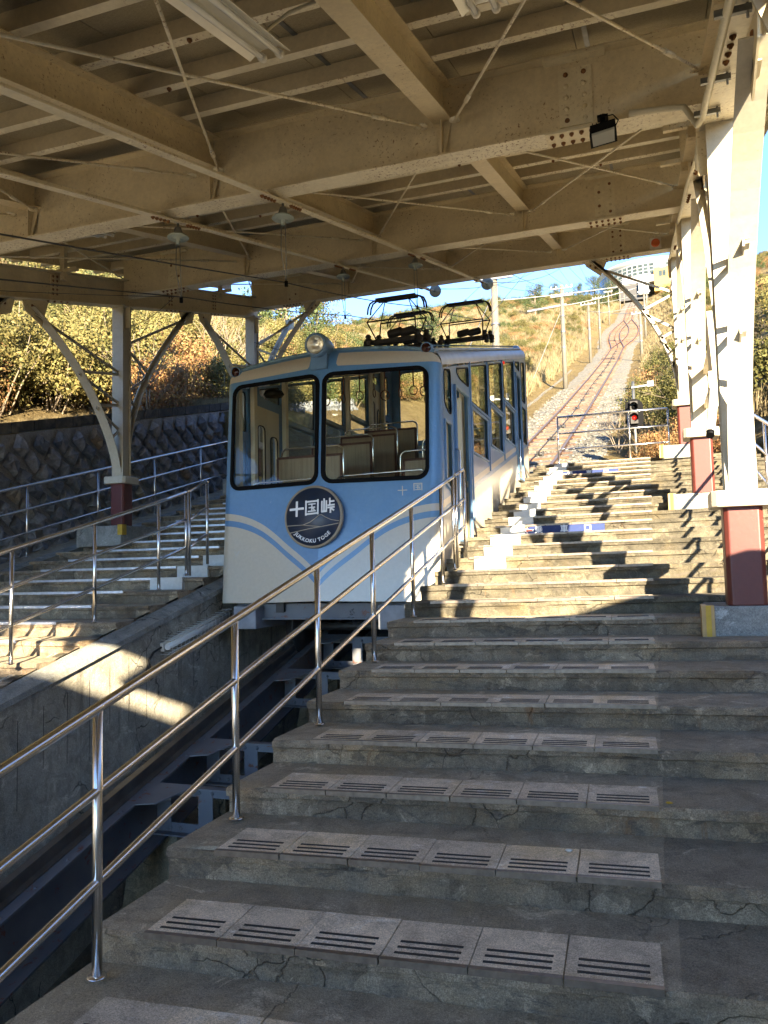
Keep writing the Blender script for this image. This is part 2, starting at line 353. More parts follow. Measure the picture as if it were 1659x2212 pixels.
# ------------------------------------------------------------------ terrain
def terr(x, y):
    base = rz(y)-0.2
    if y < 16.5:
        if -9.97 < x < 2.6: return rz(y)-3.0
        if x <= -9.97:
            dx = -9.97-x
            return 2.20+(y-9.78)*0.24+min(dx, 2.2)*0.08+max(0, dx-2.2)*0.62-max(0, dx-38)*0.35
        dx = x-2.6; return rz(y)+0.9+dx*0.55-max(0, dx-14)*0.3
    L = 0.0
    if x < -6.6:
        dx = -6.6-x; k = max(0, min(1, (y-18)/34))
        near = (2.9*min(1, dx/3.0)+max(0, dx-5)*0.62-max(0, dx-40)*0.35)
        far = 4.6*(1-exp(-dx/11.0))
        L = near*(1-k)+far*k
    elif x > -0.6:
        dx = x+0.6; L = 0.55*dx if dx < 14 else 7.7+0.2*(dx-14)
        if y > 60: L *= 0.7
    z = base+L
    if L > 0: z += min(1, L)*(0.5*nz(x*.08, y*.08, 1)+0.18*nz(x*.4, y*.4, 5))
    return z
xs = [-900, -600, -400, -250, -170, -120]+[-100+5*i for i in range(9)]+[-58+2*i for i in range(16)]+[-27+1.0*i for i in range(18)]+[-9.98, -9.96]+[-9+.6*i for i in range(20)]+[2.59, 2.61]+[3+1*i for i in range(12)]+[15+2.5*i for i in range(12)]+[50, 70, 100, 150, 250, 400, 600, 900]
ys = [-60, -30, -15, -8]+[-4+1.5*i for i in range(14)]+[16.49, 16.51]+[17.5+1.2*i for i in range(20)]+[42+3*i for i in range(14)]+[85+6*i for i in range(27)]+[250, 270, 300, 400, 600, 900]
mb = MB(); mb.grid(lambda u, v: (xs[round(u*(len(xs)-1))], ys[round(v*(len(ys)-1))], terr(xs[round(u*(len(xs)-1))], ys[round(v*(len(ys)-1))])), len(xs)-1, len(ys)-1)
m, t, b = mat('hillside_dry_grass'); N = NT(t); p = N.pos(); b.inputs['Roughness'].default_value = 0.95; b.inputs['Specular IOR Level'].default_value = 0.1
a1 = N.noise(p, 0.11, 6, 0.65, 0.4); a2 = N.noise(p, 1.6, 8, 0.75, 0.4); a3 = N.noise(N.mapv(p, (7, 7, 1.5)), 1.0, 6, 0.8)
gc = N.mix(N.ramp(a1, [(0.42, 0.0), (0.62, 1.0)]), (0.20, 0.145, 0.065), (0.155, 0.11, 0.055))
gc = N.mix(N.ramp(a2, [(0.45, 0.0), (0.7, 1.0)]), gc, (0.25, 0.19, 0.095)); gc = N.mix(0.9, gc, N.ramp(a3, [(0.3, 0.5), (0.7, 1.3)]), 'MULTIPLY')
N.l(gc, b.inputs['Base Color']); N.bump(N.math('ADD', a2, a3), 1.0, 0.25, b); M['hill'] = m
mb.build('hillside', M['hill'], kind='structure', label='dry golden grass hillside rising on both sides of the track')
# ballast bed
m, t, b = mat('grey_ballast'); N = NT(t); p = N.pos(); b.inputs['Roughness'].default_value = 0.95
vo = N.n('ShaderNodeTexVoronoi'); vo.inputs['Scale'].default_value = 9; N.l(p, vo.inputs['Vector'])
vc = N.ramp(vo.outputs['Color'], [(0.1, (0.07, 0.065, 0.052)), (0.5, (0.13, 0.12, 0.098)), (0.95, (0.22, 0.205, 0.17))])
a1 = N.noise(p, 0.7, 5, 0.7); vc = N.mix(N.ramp(a1, [(0.45, 0.0), (0.7, 0.6)]), vc, (0.18, 0.14, 0.075))
N.l(vc, b.inputs['Base Color']); N.bump(vo.outputs['Distance'], 0.8, 0.08, b); M['ballast'] = m
mb = MB()
def loopw(y):
    return 0.0 if y < 96 or y > 154 else sin(pi*(y-96)/58)**1.3*1.35
def bal(u, v):
    y = 15.9+v*232; wl = 2.75+1.5*loopw(y)+0.25*nz(y*.3, 1, 1); wr = 2.85+1.5*loopw(y)+0.3*nz(y*.3, 9, 1)
    x = XC-wl+(wl+wr)*u
    return (x, y, rz(y)-0.13-0.22*(abs(u-.5)*2)**4+0.04*nz(x*2, y*2, 3))
mb.grid(bal, 14, 230); mb.build('track_bed', M['ballast'], kind='structure', label='grey ballast bed under the cable railway track')
# ------------------------------------------------------------------ the platform stairs on the right
def step_mesh(yf, zf, x0, x1, run, rise, seed, xa=None, xcap=None, mats=(0, 1, 2)):
    """one concrete step with worn, uneven nosing; x>xa uses material 2 on top"""
    mb = MB(); nx = int((x1-x0)/0.06)+1
    X = [x0+(x1-x0)*i/nx for i in range(nx+1)]
    prof = [(0.022, -rise-0.012), (0.024, -0.075), (0.018, -0.052), (-0.003, -0.043), (-0.006, -0.014), (0.006, -0.001), (0.05, 0), (0.26, 0), (run+0.05, 0)]
    rows = []
    for x in X:
        y, z = yf(x), zf(x); r = []
        chip = max(0, nz(x*2.6, seed*3.1, 2)-0.22)*0.12+max(0, nz(x*9, seed*5.3, 4)-0.3)*0.05
        for k, (a, c) in enumerate(prof):
            ny = 0.008*nz(x*5, seed+k*.4, 3)+0.005*nz(x*19, seed, k)
            nzv = 0.0035*nz(x*6, seed*2, 8+k*.2)
            if k in (0, 1): ny += 0.006*nz(x*3, seed*5, 4)
            if k in (3, 4, 5): ny += chip; nzv -= chip*(0.4 if k == 5 else 0)
            if k >= 7: ny = 0
            r.append((x, y+a+ny, z+c+nzv))
        rows.append(r)
    for i in range(nx):
        for k in range(len(prof)-1):
            mi = mats[1] if k < 5 else (mats[2] if xa is not None and X[i] > xa else mats[0])
            mb.add([rows[i][k], rows[i+1][k], rows[i+1][k+1], rows[i][k+1]], [(0, 1, 2, 3)], mi, k > 5)
    if xcap is not None:
        for sgn, r in ((0, rows[0]), (1, rows[-1])):
            n = len(r); z = min(q[2] for q in r)-0.35
            pl = [tuple(q) for q in r]+[(r[-1][0], r[-1][1], z), (r[0][0], r[0][1], z)]
            mb.add(pl, [tuple(range(len(pl)))], mats[1])
    return mb
stairs = thing('platform_stairs', None, None, (XT, 2.65, -1.3)); stairs['kind'] = 'structure'; stairs['label'] = 'wide weathered concrete stairs climbing beside the cable car'
XL, XR = -2.1, 1.75
for n in range(-3, 27):
    tm = 'tread' if n < 9 else 'tread_sunlit'; jag = 0.02*nz(n*1.7, 3, 3)  # upper steps in sun take the darkened concrete, shaded ones the lighter
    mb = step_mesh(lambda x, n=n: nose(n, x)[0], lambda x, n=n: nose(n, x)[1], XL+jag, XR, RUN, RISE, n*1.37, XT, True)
    mb.build('step', [M[tm], M['riser' if n < 9 else 'riser_sunlit'], M['aggregate'] if n < 9 else M['tread_sunlit']], stairs)
# anti-slip tiles
tb = MB(); tb.box((-0.300, 0.0, -0.006), (0, 0.30, 0.005)); tb.box((-0.300, -0.011, -0.016), (0, 0.012, 0.0065), 1)
for yy in (0.04, 0.082, 0.124): tb.box((-0.262, yy, 0.004), (-0.038, yy+0.0125, 0.0072), 2)
tile_me = tb.mesh('tread_tile', [M['tile'], M['bronze'], M['groove']])
for n in range(0, 27):
    for k in range(6):
        x = XT-0.3045*k-0.002; y, z = nose(n, x)
        put(tile_me, 'tread_tile', (x+rnd.uniform(-.0015, .0015), y-0.004+rnd.uniform(-.003, .003), z+0.0015+rnd.uniform(0, .001)), stairs, (rnd.uniform(-.006, .006), -0.0121+rnd.uniform(-.003, .003), 0.0417+rnd.uniform(-.006, .006)))
# white line on the risers, painted step by step
for n in range(12, 27):
    a = -1.80+rnd.uniform(-.03, .03); c = -1.49+rnd.uniform(-.03, .03); y, z = nose(n, -1.65); mb = MB()
    mb.box((a, y-0.0175, z-0.132), (c, y+0.03, z-0.004)); mb.box((a, y-0.0175, z-0.004), (c, y+0.36, z+0.009)); mb.build('painted_line', M['wpaint'], stairs)
def riser_sign(n, x0, x1):
    y, z = nose(n, (x0+x1)/2); y -= 0.022; zc = z-0.067
    mb = MB(); mb.box((x0, y, zc-0.055), (x1, y+0.035, zc+0.052)); s_ = mb.build('riser_sign', M['blue'], stairs)
    for ch, fx in (('乗', .21), ('車', .52), ('口', .80)):
        cx = x0+(x1-x0)*fx; text(ch, 0.095, lambda u, v, d, cx=cx: (cx+u, y-0.003+d, zc+v), 'lettering', M['signwhite'], s_, 0.002)
    def arrow(sc, mt, dy, nm):
        A = [(-.06, 0), (-.015, .036), (-.015, .013), (.055, .013), (.055, -.013), (-.015, -.013), (-.015, -.036)]
        cx = x0+(x1-x0)*0.09; q = MB(); q.poly([(cx+px*sc, y-dy, zc+pz*sc) for px, pz in A], (0, .003, 0)); q.build(nm, mt, s_)
    arrow(1.0, M['signwhite'], 0.004, 'arrow_outline'); arrow(0.72, M['signred'], 0.007, 'arrow')
riser_sign(15, -1.545, -0.57); riser_sign(24, -1.6, -0.57)
# retaining face under the stairs, towards the trench
mb = MB(); mb.poly([(XL+.03, -3, -6), (XL+.03, 16, -2.0), (XL+.03, 16, 1.78), (XL+.03, 1, -1.85), (XL+.03, -3, -2.85)], (0.2, 0, 0)); mb.build('stair_side_face', M['wall'], stairs)
mb = MB(); mb.box((XL, 15.62, -0.5), (XR, 15.9, 1.88)); mb.build('stair_end_face', M['wall'], stairs)
# concrete blocks under the pillars, with their yellow corner guards
COL = {1.85: -1.44, 6.2: -0.305, 10.65: 0.868, 15.1: 2.12}
XRC, XLC = 0.585, -8.15
names = {6.2: ('nearest the camera', 'front'), 10.65: ('in the middle', 'middle'), 15.1: ('at the top of the stairs', 'top')}
for y0, z0 in COL.items():
    if y0 < 3: continue
    blk = thing('pillar_block', 'concrete plinth with yellow guard under the right-hand pillar '+names[y0][0], 'plinth', (XRC, y0, z0))
    x0 = {6.2: .315, 10.65: .20, 15.1: 0.16}[y0]; mb = MB(); mb.box((x0, y0-0.15, z0-0.24), (1.0, y0+0.9, z0)); bevel(mb.build('plinth', M['block'], blk), 0.01)
    mb = MB(); mb.box((x0-0.04, y0-0.185, z0-0.222), (x0+.045, y0-0.152, z0+.006)); mb.box((x0-0.04, y0-0.152, z0-0.222), (x0-.004, y0+.02, z0+.006)); gd = mb.build('corner_guard', M['tan'], blk)
    mb = MB(); mb.box((x0-0.012, y0-0.192, z0-0.222), (x0+.022, y0-0.184, z0+.006)); mb.build('yellow_stripe', M['yellow'], gd)
# ------------------------------------------------------------------ left platform stairs
lst = thing('left_platform_stairs', None, None, (-7, 5.6, -.75)); lst['kind'] = 'structure'; lst['label'] = 'shaded concrete stairs on the far side of the car'
LY, LZ, LR, LH = 5.634, -0.745, 0.54, 0.1425
def lnose(k, x): return LY+k*LR+0.03*(x+5.2), LZ+k*LH
lt = MB(); lt.box((-0.300, 0.0, -0.006), (0, 0.30, 0.006)); lt.box((-0.300, -0.012, -0.02), (0, 0.014, 0.008), 1); lt_me = lt.mesh('tread_tile', [M['tile'], M['nosing_alu']])
for k in range(-8, 20):
    mb = step_mesh(lambda x, k=k: lnose(k, x)[0], lambda x, k=k: lnose(k, x)[1], -8.75, -5.2+0.02*nz(k, 1, 1), LR, LH, 50+k*1.1, None, True)
    mb.build('step', [M['tread'], M['riser'], M['tread']], lst)
    for j in range(7):
        x = -5.92-0.3045*j; y, z = lnose(k, x); put(lt_me, 'tread_tile', (x, y-0.004, z+0.001), lst, (rnd.uniform(-.004, .004), 0, 0.03))
for k, a, c in ((5, -5.93, -5.47), (6, -5.9, -5.45), (7, -5.85, -5.4), (8, -5.8, -5.4), (9, -5.8, -5.4)):
    y, z = lnose(k, -5.7); mb = MB(); mb.box((a, y-0.02, z-0.14), (c, y+.05, z+.008)); mb.build('painted_line', M['wpaint'], lst)
# ------------------------------------------------------------------ trench: walls, floor, ledge
tw = thing('trench_wall', 'stained board-marked concrete wall below the left platform, with a ledge along it', 'wall', (-5.1, 6, -1))
def lg(y): return -0.58+(y-6.75)*0.245
mb = MB()
YS = [-4+i*1.0 for i in range(22)]
mb.poly([(-5.05, -4, lg(-4)), (-5.05, 17, lg(17)), (-5.05, 17, -3.2), (-5.05, -4, -7.5)], (-0.4, 0, 0)); mb.build('wall_face', M['wall'], tw)
mb = MB(); mb.sect((-5.12, -4, lg(-4)+.001), (-5.12, 17, lg(17)+.001), [(-.09, -.09), (.12, -.05), (.11, .0), (.0, .035), (-.09, .045)], (1, 0, 0), 0, (0, 0, 1)); mb.build('ledge', M['block'], tw)
mb = MB(); mb.poly([(-5.21, -4, lg(-4)), (-5.21, 17, lg(17)), (-5.21, 17, LZ+(17-LY)/LR*LH-.2), (-5.21, -4, LZ+(-4-LY)/LR*LH-.2)], (-0.3, 0, 0)); mb.build('upper_face', M['wall'], tw)
mb = MB()
for i in range(26):      # formwork board joints
    y = 1.2+i*0.29; mb.box((-5.047, y, lg(y)-0.75-0.1*(i % 3)), (-5.0465, y+0.006, lg(y)-0.22))
mb.build('formwork_joint', M['crack'], tw, kind='stuff')
def tf(y): return rz(y)-1.75
mb = MB(); mb.grid(lambda u, v: (-5.3+3.4*u, -5+24*v, tf(-5+24*v)+0.05*nz(u*7, v*30, 2)), 14, 60); mb.build('trench_floor', M['dirt'], kind='structure', label='dark dirt floor of the track trench')
# steel track girders in the trench with rails
def girder(x, lab):
    g = thing('track_girder', lab, 'girder', (x, 6, rz(6)-.6))
    p, q = (x, -3, rz(-3)-.13), (x, 17, rz(17)-.13)
    mb = MB(); mb.ibeam((x, -3, rz(-3)-.13-.52), (x, 17, rz(17)-.13-.52), 0.30, 0.52, 0.02); mb.build('web_and_flanges', M['girder'], g)
    mb = MB(); prof = [(-.05, 0), (.05, 0), (.05, .012), (.012, .025), (.012, .095), (.033, .105), (.033, .13), (-.033, .13), (-.033, .105), (-.012, .095), (-.012, .025), (-.05, .012)]
    mb.sect((x, -3, rz(-3)-.13), (x, 17, rz(17)-.13), prof, (1, 0, 0), 0, (0, 0, 1)); mb.build('rail', M['pitrail'], g)
    mb = MB()
    for i in range(60):
        y = -2+i*.31
        for dx in (-.11, .11): mb.lathe([(.016, 0), (.013, .01), (0, .014)], (x+dx, y, rz(y)-.13), n=6)
    mb.build('rivet', M['girder'], g, kind='stuff')
    return g
girder(-4.27, 'slate blue steel girder nearest the trench wall, carrying the left rail'); girder(-2.84, 'slate blue steel girder beside the near stairs, carrying the right rail')
rv = MB(); rv.lathe([(.021, 0), (.017, .010), (.008, .016), (0, .017)], (0, 0, 0), (0, -1, 0), n=8); rivet_me = rv.mesh('rivet', M['girder'])
for i, y in enumerate((4.9, 5.6, 5.95, 6.75, 8.45, 9.6, 11.5)):
    if i < 2: continue
    z = rz(y)-.16; lab = ['lowest riveted cross frame', 'second riveted cross frame from the bottom', 'rust-flecked cross frame between the trench girders', 'riveted cross frame with wide gusset plate', 'cross frame just below the car', 'cross frame in the dark under the car', 'upper cross frame hidden under the car'][i]
    cf = thing('cross_frame', lab+', slate blue steel', 'cross frame', (XC, y, z))
    mb = MB(); mb.bar((-4.25, y, z-.02), (-2.86, y, z-.02), .09, .012, (0, 1, 0)); mb.bar((-4.25, y+.04, z-.06), (-2.86, y+.04, z-.06), .012, .09, (0, 1, 0)); mb.build('top_chord', M['girder'], cf)
    mb = MB(); mb.bar((-4.25, y, z-.42), (-2.86, y, z-.42), .09, .012, (0, 1, 0)); mb.bar((-4.25, y+.04, z-.38), (-2.86, y+.04, z-.38), .012, .09, (0, 1, 0)); mb.build('bottom_chord', M['girder'], cf)
    for xx in (-4.13, -3.72, -3.37, -3.0):
        mb = MB(); mb.box((xx-.07, y+.028, z-.4), (xx+.07, y+.036, z-.04)); mb.build('batten_plate', M['girder'], cf)
    mb = MB(); mb.poly([(-4.27, y-.06, z+.01), (-3.75, y-.06, z+.01), (-3.95, y-.35, z-.07), (-4.27, y-.42, z-.09)], (0, 0, .01)); mb.build('gusset_plate', M['girder'], cf)
    for xx in (-4.17, -4.07, -3.97, -3.78, -3.66, -3.42, -3.3, -3.05, -2.95):
        for dz in (-.07, -.38): put(rivet_me, 'rivet', (xx, y+.034, z+dz), cf)
    if i in (2, 3, 5):
        pr = thing('concrete_pier', {2: 'low', 3: 'tan stained', 5: 'dark rear'}[i]+' concrete pier under the cross frame', 'pier', (-3.2, y+.3, z-1)); mb = MB()
        mb.poly([(-3.45, y+.15, z-1.9), (-2.2, y+.15, z-1.9), (-2.2, y+.15, z-.44), (-3.28, y+.15, z-.44)], (0, .5, 0)); mb.build('pier_body', concrete('pier_concrete', (0.30, 0.25, 0.17), (0.24, 0.20, 0.13), scale=2) if i == 2 else bpy.data.materials['pier_concrete'], pr)
        mb = MB(); mb.poly([(-4.75, y+.1, z-1.9), (-4.0, y+.1, z-1.9), (-4.05, y+.1, z-.48), (-4.5, y+.1, z-.48)], (0, .5, 0)); mb.build('pier_body', bpy.data.materials['pier_concrete'], pr)
# ------------------------------------------------------------------ stone retaining wall
sw = thing('stone_retaining_wall', 'dark retaining wall of diamond-laid stones below the golden hedge', 'wall', (-9.6, 11, 1))
def wt(y): return 2.28+(y-9.78)*0.243
def wb(y): return -0.05+(y-8.9)*0.262
M['mortar'] = concrete('rough_mortar', (0.5, 0.5, 0.49), (0.36, 0.36, 0.36), cracks=False, grain=0.03, drips=.3, scale=3)
mb = MB(); mb.poly([(-9.45, -6, wb(-6)-1), (-9.45, 24, wb(24)-1), (-9.83, 24, wt(24)), (-9.83, -6, wt(-6))], (-0.5, 0, 0)); mb.build('mortar_backing', M['mortar'], sw)
m, t, b = mat('rough_andesite_stone'); N = NT(t); p = N.pos(); b.inputs['Roughness'].default_value = 0.9
oi = N.n('ShaderNodeObjectInfo'); rv_ = oi.outputs['Random']; sc_ = N.ramp(rv_, [(0.0, (0.13, 0.14, 0.155)), (0.45, (0.19, 0.20, 0.22)), (0.85, (0.26, 0.265, 0.28)), (0.93, (0.22, 0.20, 0.17)), (0.98, (0.30, 0.21, 0.13)), (1.0, (0.26, 0.17, 0.09))])
a1 = N.noise(p, 11, 8, 0.8); sc_ = N.mix(0.9, sc_, N.ramp(a1, [(0.3, 0.35), (0.7, 1.5)]), 'MULTIPLY'); N.l(sc_, b.inputs['Base Color']); N.bump(a1, 1.0, 0.03, b); M['stone'] = m
bat = Vector((-0.38, 0, wt(10)-wb(10)+1)).normalized(); sd = Vector((0, 1, 0.25))
def stone_mesh(seed):
    r = random.Random(seed); a = .188; h = .204; q = MB(); P = []
    for ang in range(8):
        k = ang/8*2*pi; rr = 1 if ang % 2 == 0 else r.uniform(.70, .80)
        P.append((a*cos(k)*rr*r.uniform(.86, 1.08), h*sin(k)*rr*r.uniform(.86, 1.08)))
    vs = [(-.02, px, pz) for px, pz in P]+[(0.06*r.uniform(.4, 1.4), px*.72+r.uniform(-.01, .01), pz*.72+r.uniform(-.01, .01)) for px, pz in P]+[(0.085*r.uniform(.8, 1.4), r.uniform(-.07, .07), r.uniform(-.08, .08))]
    fs = [(i, (i+1) % 8, 8+(i+1) % 8, 8+i) for i in range(8)]+[(8+i, 8+(i+1) % 8, 16) for i in range(8)]
    return q.add(vs, fs).mesh('stone', M['stone'])
sms = [stone_mesh(i) for i in range(9)]; cnt = 0; rest = MB()
for j in range(-6, 9):
    for i in range(-28, 30):
        y = 12+(i+(j % 2)*.5)*.455; z0 = wt(y)-0.24-(j+6)*0.245
        if z0 < wb(y)-.2: continue
        x = -9.8+0.38*(wt(y)-z0)/(wt(10)-wb(10)+1)+0.025
        px = 7.6 < y < 16.2 and z0 > wb(y)+0.02
        if px and cnt < 292:
            put(sms[(i*7+j*3) % 9], 'stone', (x, y+rnd.uniform(-.012, .012), z0+rnd.uniform(-.012, .012)), sw, (rnd.uniform(-.13, .13)+.25, -0.13+rnd.uniform(-.08, .08), rnd.uniform(-.10, .10))); cnt += 1
        else:
            me = sms[(i*5+j) % 9]; rest.add([(x+v.co.x, y+v.co.y, z0+v.co.z+v.co.y*.25) for v in me.vertices], [tuple(f.vertices) for f in me.polygons])
rest.build('farther_stones', M['stone'], sw, kind='stuff')
M['coping'] = concrete('dark_coping_block', (0.085, 0.083, 0.078), (0.06, 0.06, 0.055), cracks=False, grain=.006)
for i in range(26):
    y = 5+i*.5; mb = MB(); mb.poly([(-9.78, y+.01, wt(y)+.02), (-9.78, y+.49, wt(y+.49)+.02), (-9.78, y+.49, wt(y+.49)+.2), (-9.78, y+.01, wt(y)+.2)], (-.25, 0, 0)); mb.build('coping_block', M['coping'], sw)
# kerb and outer path
kb = MB(); kb.sect((-8.82, -4, .10-12.9*.262), (-8.82, 17, .10+8.1*.262), [(-.1, -.6), (.12, -.6), (.12, 0), (-.1, 0.02)], (1, 0, 0), 0, (0, 0, 1)); kb.build('platform_kerb', M['block'], kind='structure', label='sloping concrete kerb along the left stairs')
kb = MB(); kb.sect((-9.2, -4, .06-12.9*.262), (-9.2, 17, .06+8.1*.262), [(-.4, -.6), (.28, -.6), (.28, 0), (-.4, 0.02)], (1, 0, 0), 0, (0, 0, 1)); kb.build('gutter_strip', M['aggregate'], kind='structure', label='concrete gutter strip at the foot of the stone wall')
# ------------------------------------------------------------------ canopy
cn = thing('station_canopy', 'cream painted steel canopy roof with I-beams, arched pillars and rust spots over both platforms', 'canopy', (XC, 6, 0))
YB = [1.85, 6.25, 10.7, 15.1]; XG = [XLC, -5.85, -3.75, -1.54, XRC]
bolt = MB(); bolt.lathe([(.019, 0), (.019, .012), (.010, .012), (.010, .024), (0, .024)], (0, 0, 0), (0, 0, -1), n=6); bolt_me = bolt.mesh('bolt', M['rust'])
rb = MB(); rb.lathe([(.020, 0), (.017, .009), (.008, .014), (0, .015)], (0, 0, 0), (0, -1, 0), n=8); rbolt_me = rb.mesh('bolt', M['beam'])
fb = MB(); fb.lathe([(.021, 0), (.018, .009), (.008, .014), (0, .015)], (0, 0, 0), (0, -1, 0), n=8); hbolt_me = fb.mesh('bolt', M['rust'])
for y in YB:
    z = bz(y); mb = MB(); mb.ibeam((XLC, y, z), (XRC, y, z), .20, .64, .014, (0, 1, 0), mi=0)
    for x in XG[1:-1]: mb.box((x-.0045, y-.093, z+.015), (x+.0045, y-.008, z+.62))
    o = mb.build('cross_beam', [M['beam']], cn)
    mb = MB(); mb.box((XLC+.1, y-.101, z-.0025), (XRC-.1, y+.101, z-.0005)); mb.build('bottom_flange_face', M['flange'], o)
    for xs_ in (-0.45, -7.15):      # bolted splices
        mb = MB(); mb.box((xs_-.13, y-.018, z+.07), (xs_+.13, y-.008, z+.55)); mb.box((xs_-.24, y-.10, z-.014), (xs_+.24, y+.10, z-.003)); mb.box((xs_-.24, y-.10, z+.60), (xs_+.24, y-.01, z+.624)); sp = mb.build('splice_plate', M['cream'], cn)
        for dx in (-.07, .07):
            for k in range(5): put(hbolt_me if rnd.random() < .35 else rbolt_me, 'bolt', (xs_+dx, y-.018, z+.12+k*.095), sp)
        for k in range(6):
            for dy in (-.06, .06): put(bolt_me, 'bolt', (xs_-.19+k*.076, y+dy, z-.014), sp)
for i, x in enumerate(XG[1:-1]):
    for ya, yb in zip([-1.1]+YB, YB):
        za, zb = bz(ya+.1)+.33, bz(yb-.1)+.33
        mb = MB(); mb.ibeam((x, ya+.008, bz(ya)+.33), (x, yb-.008, bz(yb)+.33), .17, .31, .012); o = mb.build('longitudinal_beam', M['beam'], cn)
        mb = MB(); mb.poly([(x-.07, yb-.012, bz(yb)+.30), (x+.07, yb-.012, bz(yb)+.30), (x+.02, yb-.05, bz(yb)+.02), (x-.02, yb-.05, bz(yb)+.02)], (0, -.008, 0)); mb.build('stiffener', M['beam'], cn)
for x in (XLC, XRC):
    s_ = 1 if x > -4 else -1
    mb = MB(); mb.ibeam((x, -3.2, bz(-3.2)-.15), (x, 15.35, bz(15.35)-.15), .24, .44, .016); g_ = mb.build('eave_girder', M['beam'], cn)
    mb = MB(); mb.sect((x, -3.2, bz(-3.2)-.153), (x, 15.35, bz(15.35)-.153), [(-.121, -.002), (.121, -.002), (.121, 0), (-.121, 0)], (1, 0, 0), 0, (0, 0, 1)); mb.build('bottom_flange_face', M['flange'], g_)
    for yj in (4.6, 7.6, 9.1, 12.0, 13.5):
        mb = MB(); zj = bz(yj)-.15; mb.sect((x-s_*.01, yj-.09, bz(yj-.09)-.1), (x-s_*.01, yj+.09, bz(yj+.09)-.1), [(-.012, 0), (.012, 0), (.012, .35), (-.012, .35)], (1, 0, 0), 0, (0, 0, 1)); sp = mb.build('splice_plate', M['beam'], cn)
        for k in range(5):
            put(hbolt_me, 'bolt', (x-s_*.02, yj-.04, zj+.1+k*.065), sp, (0, 0, radians(-90*s_))); put(hbolt_me, 'bolt', (x-s_*.02, yj+.04, zj+.12+k*.065), sp, (0, 0, radians(-90*s_)))
        for k in range(4): put(bolt_me, 'bolt', (x-s_*.08, yj-.2+k*.13, bz(yj-.2+k*.13)-.155), sp)
# purlins and deck
pj = 0
for ya, yb in zip([-1.25]+YB, YB):
    for k in range(1, 7):
        y = ya+(yb-ya)*k/7; z = bz(y)+.645; mb = MB()
        mb.sect((-9.25, y, z), (1.35, y, z), [(-.035, 0), (.035, 0), (.035, .008), (-.027, .008), (-.027, .132), (.035, .132), (.035, .14), (-.035, .14)], (0, 1, 0), 0, (0, 0, 1)); o = mb.build('purlin', M['purlin'], cn)
        mb = MB(); mb.box((-9.25, y-.0355, z-.0025), (1.35, y+.0355, z-.0005)); mb.build('purlin_flange_face', M['flange'], o)
        for xx in (rnd.uniform(-6, -3), rnd.uniform(-3, 0)): put(bolt_me, 'bolt', (xx, y, z-.002), o)
for i in range(11):      # roof boards, unseen lower ends staggered to shape the sun patch below
    xa = -9.35+i*.99; ys0 = -1.2 if xa+.5 < -1.15 else (-1.65 if xa+.5 < -.2 else -2.2); mb = MB(); mb.sect((xa, ys0, bz(ys0)+.79), (xa, 15.5, bz(15.5)+.79), [(0.004, 0), (.986, 0), (.986, .06), (.004, .06)], (1, 0, 0), 0, (0, 0, 1)); mb.build('roof_board', M['deck'], cn)
mb = MB(); mb.sect((XC-.25, -1.15, bz(-1.15)+.853), (XC-.25, 15.5, bz(15.5)+.853), [(-5.7, 0), (5.3, 0), (5.3, .04), (-5.7, .04)], (1, 0, 0), 0, (0, 0, 1)); mb.build('roof_sheet', M['grey'], cn)
mb = MB()
for xx in (-6.2, -4.25, -2.3, -0.35):
    mb.sect((xx, -1.5, bz(-1.5)+.786), (xx, 15.3, bz(15.3)+.786), [(-.02, -.004), (.02, -.004), (.02, .0), (-.02, .0)], (1, 0, 0), 0, (0, 0, 1))
mb.build('joint_cover_strip', M['galv'], cn, kind='stuff')
# tie rods
def rod(p, q, r=.011):
    p = Vector(p); q = Vector(q); mb = MB(); mb.tube([p, q], r, 6)
    d = (q-p).normalized(); a = p+(q-p)*.86; mb.tube([a, a+d*.16], .02, 6)
    for e, dd in ((p, d), (q, -d)): mb.lathe([(.0, -.006), (.05, -.006), (.05, .006), (0, .006)], e+dd*.05, (0, 0, 1), 8)
    mb.build('tie_rod', M['flange'], cn)
for bi, (ya, yb) in enumerate(zip([-1.5]+YB, YB)):
    if bi == 0: continue
    for xa, xb in zip(XG, XG[1:]):
        rod((xa+.12, ya+.12, bz(ya)+.25), (xb-.12, yb-.12, bz(yb)+.25)); rod((xb-.12, ya+.12, bz(ya)+.25), (xa+.12, yb-.12, bz(yb)+.25))
